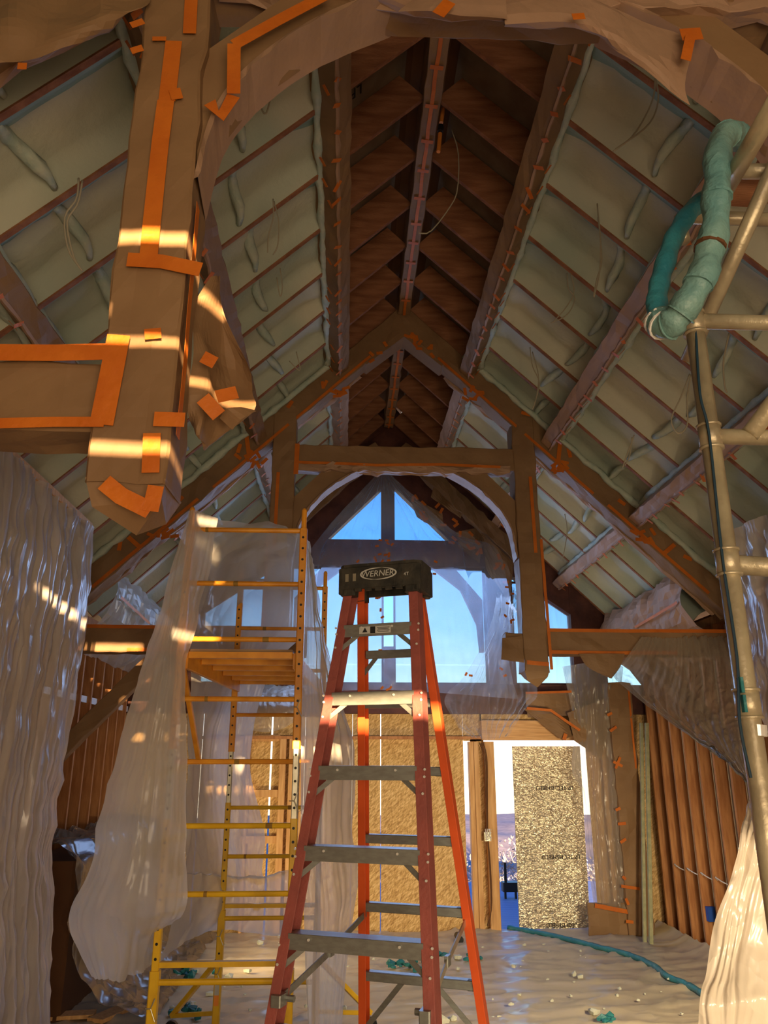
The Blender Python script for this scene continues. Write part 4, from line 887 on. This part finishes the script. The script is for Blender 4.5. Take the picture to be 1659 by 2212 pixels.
# foil board in the doorway
q=empty('foil_board',(2.8,YW+.22,0),'crinkled silver foil-faced board standing in the doorway','board')
yo=YW+.28; a=P(1106,1612,yo);b=P(1252,1612,yo-.07);c=P(1275,2004,yo-.10);d=P(1122,2008,yo-.02)
m=MB(); nu,nv=60,140; vs=[]
for j in range(nv+1):
    for i in range(nu+1):
        p=a.lerp(d,j/nv).lerp(b.lerp(c,j/nv),i/nu); h=.004*noise.noise(Vector((p.x*26,0,p.z*13)))+.003*noise.noise(Vector((p.x*60,1,p.z*40))); vs.append(p+Vector((0,h-.012,0)))
m.add(vs,[(j*(nu+1)+i,(j+1)*(nu+1)+i,(j+1)*(nu+1)+i+1,j*(nu+1)+i+1) for j in range(nv) for i in range(nu)]); m.build('foil_face','foil',q,smooth=True)
MB().prism([a,b,c,d],(0,.012,0)).build('board_core','osb',q)
for u,v in((1198,1702),(1212,1851),(1222,1998)):
    text('lettering','LP TECHSHIELD',.075,P(u,v,yo-.095),(-1,0,0),(0,0,-1),'black_print',q)
# leaning scaffold tubes / studs beside wall
for k,(u0,u1,w) in enumerate(((1385,1393,.020),(1397,1407,.022))):
    p1=PZ(u1,2040+4*k,0); p0=P(u0,1562,p1.y+.25)
    m=MB(); m.bar(p1+Vector((0,0,.02)),p0,w*2,w*2,(0,1,0)); tag(m.build('metal_stud','weathered_green',org=p1),'weathered green metal stud standing against the right wall, %s of two'%('left-hand' if k==0 else 'right-hand'),'metal stud')
# electrics: box on door stud, cables
c=P(1053,1807,YW-.12)
q=empty('junction_box',c,'small metal junction box fixed on the stud left of the doorway','electrical box')
m=MB(); m.cbox(c,(.045,0,0),(0,.03,0),(0,0,.055),.1); m.build('box','zinc',q)
m=MB()
for k in range(7): m.tube([c+Vector((random.uniform(-.03,.03),-.03,-.03)),c+Vector((random.uniform(-.05,.05),-.06,random.uniform(-.05,.1))),c+Vector((random.uniform(-.04,.04),-.04,random.uniform(-.02,.12)))],.004,5)
tag(m.build('wire_ends','sealant',q),kind='stuff')
for k in range(3):
    pts=[P(1036+4*k,1605,YW-.06),P(1046+3*k,1640,YW-.06),P(1049+2*k,1720,YW-.06),P(1052+k,1800,YW-.06)]+([P(1056+2*k,1880,YW-.06),P(1060+k,1960,YW-.06),P(1060-4*k,2000,YW-.08)] if k else [])
    m=MB(); m.tube([cr(pts,i/20) for i in range(21)],.007,6); tag(m.build('cable','cable_brown',org=pts[0]),'brown cable running down the stud left of the doorway','cable','cables on the door stud')
# wires threaded through right wall studs
for i in range(1,8):
    y=ysr[i]; a_=Vector((XRW+.0,y,.82)); m=MB(); m.tube([cr([Vector((XRW+.06,y,.80)),Vector((XRW-.01,y-.08,.86)),Vector((XRW+.0,y-.22,.83)),Vector((XRW+.05,y-.34,.80))],k/8) for k in range(9)],.006,6)
    tag(m.build('cable','sealant',org=(XRW,y,.8)),'white cable looping between the studs of the right wall','cable','cables through the right wall studs')
m=MB(); m.box(XRW+.02,XRW+.10,ysr[3]-.10,ysr[3]-.03,.35,.50); tag(m.build('outlet_box','blue_paint',org=(XRW,ysr[3],.4)),'blue electrical outlet box low on a right wall stud','electrical box')
# ================================================================== TUBE SCAFFOLD AT THE RIGHT EDGE
yp=1.85
G=empty('tube_scaffold',(P(1600,1400,yp).x,yp,0),'weathered metal tube scaffold rising along the right edge of the photo','scaffold')
px=P(1598,1400,yp).x; rr=.0255
def tube(a,b,r=rr,m_='tube_steel',nm='tube',par=None,n=14): 
    m=MB(); m.tube([a,Vector(a).lerp(Vector(b),.5),b],r,n); return m.build(nm,m_,par or G,smooth=True)
tube((px,yp,0),(px,yp,P(1508,650,yp).z),nm='standard')
for z in(4.13,3.78-.02,3.30-.0,2.85):
    pass
for v in(700,945,1215,1520):
    c=P(1510+(v-700)*.11,v,yp); tube((px,yp,c.z-.03),(px,yp,c.z+.03),rr*1.16,nm='collar')
    for dz in(-.032,.032):
        tube((px,yp,c.z+dz-.003),(px,yp,c.z+dz+.003),rr*1.28,nm='collar_ring')
za=P(1560,695,yp).z; zb=P(1560,943,yp).z; zc=P(1640,1215,yp).z
tube((px,yp,za),(px+1.4,yp,za),rr*.85,nm='ledger'); tube((px,yp,zb),(px+1.4,yp,zb),rr*.85,nm='ledger'); tube((px,yp+.02,zc),(px+1.4,yp+.3,zc),rr*1.0,nm='ledger')
tube(Vector((px+.10,yp-.02,zb)),Vector((px+.55,yp-.1,zb+.55)),rr*.95,nm='diagonal_tube')
# upper members rising to the right (top corner)
tube(P(1485,780,yp+.35),P(1720,255,yp-.15),rr*.95,nm='upper_rail'); tube(P(1555,430,yp-.1),P(1700,180,yp-.5),rr*.95,nm='upper_rail')
tube(P(1470,468,yp+.3),P(1760,478,yp+.3),rr*.9,nm='ledger'); tube(P(1600,370,yp),P(1760,372,yp),rr*.9,nm='ledger')
m=MB(); m.prism([P(1560,430,yp+.1),P(1659,435,yp+.1),P(1720,380,yp+.1),P(1600,378,yp+.1)],(0,.03,0)); m.build('plank','rafter_wood',G)
tube(P(1468,470,yp+.35),P(1478,520,yp+.3),rr*.8,nm='hook'); 
m=MB(); m.cbox(P(1600,1480,yp-.02),(.004,0,0),(0,.01,0),(0,0,.018),.3); m.cbox(P(1606,1520,yp-.02),(.004,0,0),(0,.01,0),(0,0,.02),.3); m.build('tape_shred','teal_scrap',G)
m=MB(); m.tube([P(1630,1566,yp),P(1632,1590,yp)],rr*1.05,14); m.build('bare_band','rivet',G)
m=MB(); m.tube([cr([P(1503,712,yp-.02),P(1512,850,yp-.03),P(1532,940,yp-.03),P(1560,1200,yp-.02),P(1592,1420,yp-.02),P(1598,1560,yp-.02),P(1622,1680,yp-.02)],k/30) for k in range(31)],.0035,6); tag(m.build('cord','cord_blue',org=P(1510,850,yp)),'thin dark blue cord hanging along the metal scaffold tube','cord')
# blanket-like wrapped spray hose hanging in a loop
def path(pts,n): return [cr([Vector(p) for p in pts],k/n) for k in range(n+1)]
hy=1.66
H1=path([P(1600,300,hy+.15),P(1575,288,hy+.05),P(1553,320,hy),P(1548,400,hy-.02),P(1545,480,hy-.02),P(1528,560,hy-.02),P(1500,630,hy-.01),P(1468,680,hy+.02),P(1440,705,hy+.05),P(1420,690,hy+.08)],60)
q=empty('spray_hose',H1[30],'thick teal wrapped spray hose hanging in a loop from the metal scaffold','hose')
MB().tube(H1,[.036+.003*math.sin(k*.9)+.004*noise.noise(Vector((k*.7,0,0))) for k in range(61)],16,jit=.18).build('front_run','hose_teal',q,smooth=True)
H2=path([P(1424,700,hy+.08),P(1418,650,hy+.10),P(1430,590,hy+.12),P(1455,520,hy+.14),P(1490,460,hy+.15),P(1535,420,hy+.17)],40)
MB().tube(H2,[.027+.002*math.sin(k*1.1) for k in range(41)],14,jit=.18).build('back_run','hose_dark',q,smooth=True)
for k in(8,22,31,38,46,52,56):
    a=H1[k];b=H1[k+1]; MB().tube([a,a.lerp(b,.5)],.0405,14,jit=.1).build('tie','cable_brown' if k%2 else 'hose_teal',q)
for k in(55,58): MB().tube([H1[k],H1[k].lerp(H1[k+1],.8)],.040,14).build('tape_wrap','sealant',q)
# hose on the floor
fp=[PZ(u,v,.03) for u,v in((1098,2004),(1180,2018),(1290,2045),(1360,2063),(1410,2085),(1440,2108),(1480,2125),(1520,2148),(1570,2190),(1650,2260))]
hp=path(fp,90)
m=MB(); m.tube(hp,[.030+.006*noise.noise(Vector((k*.5,0,0))) for k in range(91)],10,jit=.2); tag(m.build('floor_hose','hose_dark',org=hp[0],smooth=True),'teal hose snaking over the floor plastic from the doorway to the right','hose')
# ================================================================== CEILING WIRES
def wire(pix,y,n=14,r=.005,grp='loose cables hanging from the sprayed ceiling',lab='thin loose cable end hanging from the green foam of the roof',s=1):
    pts=path([P(u,v,y) for u,v in pix],n); m=MB(); m.tube(pts,r,6); tag(m.build('ceiling_cable','cable',org=pts[0],smooth=True),lab,'cable',grp)
wire([(1412, 100), (1415, 170), (1408, 220), (1370, 290), (1325, 327)],3.4,lab='left-hand cable of the pair near the top of the right slope below the arch',grp='paired ceiling cables: cable pair drooping near the top of the right slope below the wrapped arch')
wire([(1415, 165), (1422, 215), (1400, 270), (1330, 322)],3.4,lab='right-hand cable of the pair near the top of the right slope below the arch',grp='paired ceiling cables: cable pair drooping near the top of the right slope below the wrapped arch')
wire([(1290, 440), (1297, 520), (1295, 590), (1283, 642)],4.6,lab='left-hand cable of the pair hanging midway down the right slope, left of the teal hose',grp='paired ceiling cables: cable pair hanging midway down the right slope, left of the teal hose')
wire([(1292, 470), (1300, 560), (1290, 600), (1282, 640)],4.6,lab='right-hand cable of the pair hanging midway down the right slope, left of the teal hose',grp='paired ceiling cables: cable pair hanging midway down the right slope, left of the teal hose')
wire([(1225, 590), (1228, 625), (1242, 645), (1225, 680), (1190, 698)],5.2,lab='left-hand cable of the kinked pair on the right slope beside the ridge-side purlin',grp='paired ceiling cables: kinked cable pair on the right slope, ending beside the ridge-side purlin')
wire([(1232, 590), (1240, 630), (1222, 665), (1195, 695)],5.2,lab='right-hand cable of the kinked pair on the right slope beside the ridge-side purlin',grp='paired ceiling cables: kinked cable pair on the right slope, ending beside the ridge-side purlin')
wire([(1145, 750), (1150, 790), (1165, 830), (1150, 885)],6.6,lab='left-hand cable of the pair just before the far truss on the right slope',grp='paired ceiling cables: cable pair just before the far truss on the right slope')
wire([(1150, 760), (1163, 810), (1160, 850), (1153, 880)],6.6,lab='right-hand cable of the pair just before the far truss on the right slope',grp='paired ceiling cables: cable pair just before the far truss on the right slope')
wire([(1490, 808), (1470, 860), (1450, 905), (1462, 935), (1480, 930)],4.2,lab='left-hand cable of the looped pair just left of the upright metal scaffold tube',grp='paired ceiling cables: looped cable pair just left of the upright metal scaffold tube')
wire([(1493, 810), (1484, 860), (1485, 915), (1470, 938)],4.2,lab='right-hand cable of the looped pair just left of the upright metal scaffold tube',grp='paired ceiling cables: looped cable pair just left of the upright metal scaffold tube')
wire([(1575, 720), (1563, 780), (1565, 830), (1570, 848)],3.6,lab='cable hanging just right of the upright metal scaffold tube',grp=None)
wire([(1370, 940), (1355, 980), (1345, 1010)],5.2,lab='left-hand cable of the short pair low on the right slope, above the far truss',grp='paired ceiling cables: short cable pair low on the right slope, above the far truss')
wire([(1365, 945), (1360, 985), (1350, 1005)],5.2,lab='right-hand cable of the short pair low on the right slope, above the far truss',grp='paired ceiling cables: short cable pair low on the right slope, above the far truss')
wire([(1220, 1110), (1225, 1150), (1215, 1210)],8.6,lab='thin cable hanging beyond the far truss on the right slope',grp=None)
wire([(170, 385), (165, 430), (140, 470), (148, 540), (178, 585)],3.1,lab='left-hand cable of the kinked pair on the left slope, left of the big wrapped post',grp='paired ceiling cables: kinked cable pair on the left slope, left of the big wrapped post')
wire([(178, 390), (168, 440), (145, 480), (158, 550), (172, 578)],3.1,lab='right-hand cable of the kinked pair on the left slope, left of the big wrapped post',grp='paired ceiling cables: kinked cable pair on the left slope, left of the big wrapped post')
wire([(560, 200), (565, 235), (575, 245), (585, 210)],3.3,lab='small cable loop just right of the big wrapped post, under the arch',grp=None)
wire([(590, 430), (590, 470), (580, 510), (578, 545)],4.4,lab='left-hand cable of the pair between the big post and the ridge-side purlin',grp='paired ceiling cables: cable pair hanging midway between the big post and the left ridge-side purlin')
wire([(592, 435), (602, 480), (600, 530), (590, 550)],4.4,lab='right-hand cable of the pair between the big post and the ridge-side purlin',grp='paired ceiling cables: cable pair hanging midway between the big post and the left ridge-side purlin')
wire([(605, 580), (610, 620), (605, 640), (598, 600)],5.1,lab='thin cable loop on the left slope, lower than the pair beside the purlin',grp=None)
wire([(640, 760), (648, 800), (625, 780)],6.0,lab='tiny cable end low on the left slope, close to the far truss',grp=None)
wire([(975, 280), (990, 330), (988, 410), (970, 450), (930, 500), (905, 503)],5.0,lab='long thin cable drooping from the bare rafters right of the ridge beam',grp=None)
q=empty('sprinkler_pipe',P(952,280,4.9),'short orange plastic pipe with a black fitting beside the ridge beam','pipe')
MB().tube([P(957,235,4.9),P(953,265,4.9)],.017,8).build('upper_pipe','pipe_orange',q); MB().tube([P(951,285,4.9),P(947,328,4.9)],.017,8).build('lower_pipe','pipe_orange',q); MB().tube([P(952,272,4.88),P(951,284,4.88)],.025,8).build('fitting','black_plastic',q)
# ================================================================== FLOOR PLASTIC, DEBRIS
nu,nv=150,190; m=MB(); vs=[]
for j in range(nv+1):
    for i in range(nu+1):
        x=XL+(XRW-XL)*i/nu; y=1.0+(YW-1.0)*j/nv
        q_=Vector((x*.5+y*.12,y*1.6-x*.35,0)); z=.030*(1-abs(noise.noise(q_*1.4)))**12+.022*(1-abs(noise.noise(q_*4.0+Vector((5,1,2)))))**12+.006*noise.noise(Vector((x*2,y*2,3)))
        edge=max(0,(x-(XRW-.35))/.35); z+=edge*edge*.10*(1+.5*noise.noise(Vector((y*3,1,1))))
        if x<XL+.3: z+=.0
        vs.append((x if x<XRW-.02 else XRW-.02,y,max(z,-.02)))
m.add(vs,[(j*(nu+1)+i,j*(nu+1)+i+1,(j+1)*(nu+1)+i+1,(j+1)*(nu+1)+i) for j in range(nv) for i in range(nu)])
tag(m.build('floor_sheet','film_floor',org=(XR,6,0),smooth=True),'wrinkled tan plastic sheet covering the whole floor','floor cover')
m=MB(); m.box(XL,XRW,1.0,YW,-.03,-.022); tag(m.build('floor_paper','kraft_pale',org=(XR,6,0)),'brown builders paper on the floor beneath the plastic sheet','floor cover')
def scrap(u,v,sz,m_,grp,lab,r,dz=0):
    c=PZ(u,v,.02)+Vector((0,0,sz*.3+dz)); m=MB(); n=r.randint(5,7); top=[];bot=[]
    a0=r.random()*6
    for k in range(n):
        a=a0+2*PI*k/n; R_=sz*(.5+.6*r.random())*(1 if k%2 else .7); top.append(c+Vector((R_*math.cos(a),R_*.8*math.sin(a),sz*.3*r.random()))); bot.append(c+Vector((R_*.9*math.cos(a),R_*.7*math.sin(a),-sz*.3)))
    pk=c+Vector((r.uniform(-.3,.3)*sz,0,sz*(.2+.5*r.random())))
    m.add(bot+top+[pk],[tuple(range(n-1,-1,-1))]+[(k,(k+1)%n,(k+1)%n+n,k+n) for k in range(n)]+[(k+n,(k+1)%n+n,2*n) for k in range(n)])
    tag(m.build('foam_scrap',m_,org=c),lab,'scrap',grp)
r=random.Random(11)
for (u,v,su,sv,n,lab,g) in ((890,2085,34,18,22,'torn teal scrap in the heap seen through the stepladder','teal heap behind the stepladder'),(400,2110,50,16,16,'torn teal scrap on the floor under the low scaffold rails','teal scraps under the scaffold'),(410,2185,35,12,12,'torn teal scrap on the floor at the foot of the scaffold','teal scraps at the scaffold foot'),(960,2205,20,8,6,'teal scrap at the bottom edge right of the front ladder rail','teal scraps by the ladder foot'),(1310,2205,30,7,9,'teal scrap at the bottom edge on the open floor','teal scraps at the bottom edge'),(1010,2068,60,8,8,'thin teal scrap on the floor below the doorway','teal scraps below the doorway')):
    for k in range(n): scrap(u+r.gauss(0,1)*su*.6,v+r.gauss(0,1)*sv*.6,r.uniform(.03,.075),'teal_scrap' if r.random()<.8 else 'white_scrap',g,lab.replace('teal','teal or white'),r,dz=r.random()*.04 if n>15 else 0)
for (u,v) in ((495,2115),(455,2150),(425,2100),(535,2100),(560,2040),(620,2160),(745,2180),(1255,2112),(1240,2108),(1110,2090),(1280,2190),(370,2180),(480,2085)): scrap(u,v,r.uniform(.04,.07),'white_scrap','large pale foam shavings','large pale foam shaving lying on the floor plastic',r)
for k in range(70):
    u=r.uniform(430,1500);v=r.uniform(2030,2205)
    if u>1350 and v<2110: continue
    scrap(u,v,r.uniform(.012,.03),'white_scrap','tiny pale foam crumbs','tiny pale foam crumb scattered on the floor plastic',r)
m=MB(); c=PZ(993,2028,.05); m.tube([c+Vector((0,-.06,0)),c+Vector((0,.2,0))],.04,14,cap=True); tag(m.build('black_pipe_end','black_plastic',org=c),'short black pipe end lying on the floor by the far wall','pipe')
for k,(u0,v0,u1,v1) in enumerate(((110,2195,205,2190),(205,2205,330,2150))):
    a=PZ(u0,v0,.03);b=PZ(u1,v1,.03); m=MB(); m.bar(a,b,.16,.03); tag(m.build('board_offcut','lumber',org=a),'wooden board offcut on the floor at the foot of the curtain, %s one'%('nearer' if k==0 else 'farther'),'board')
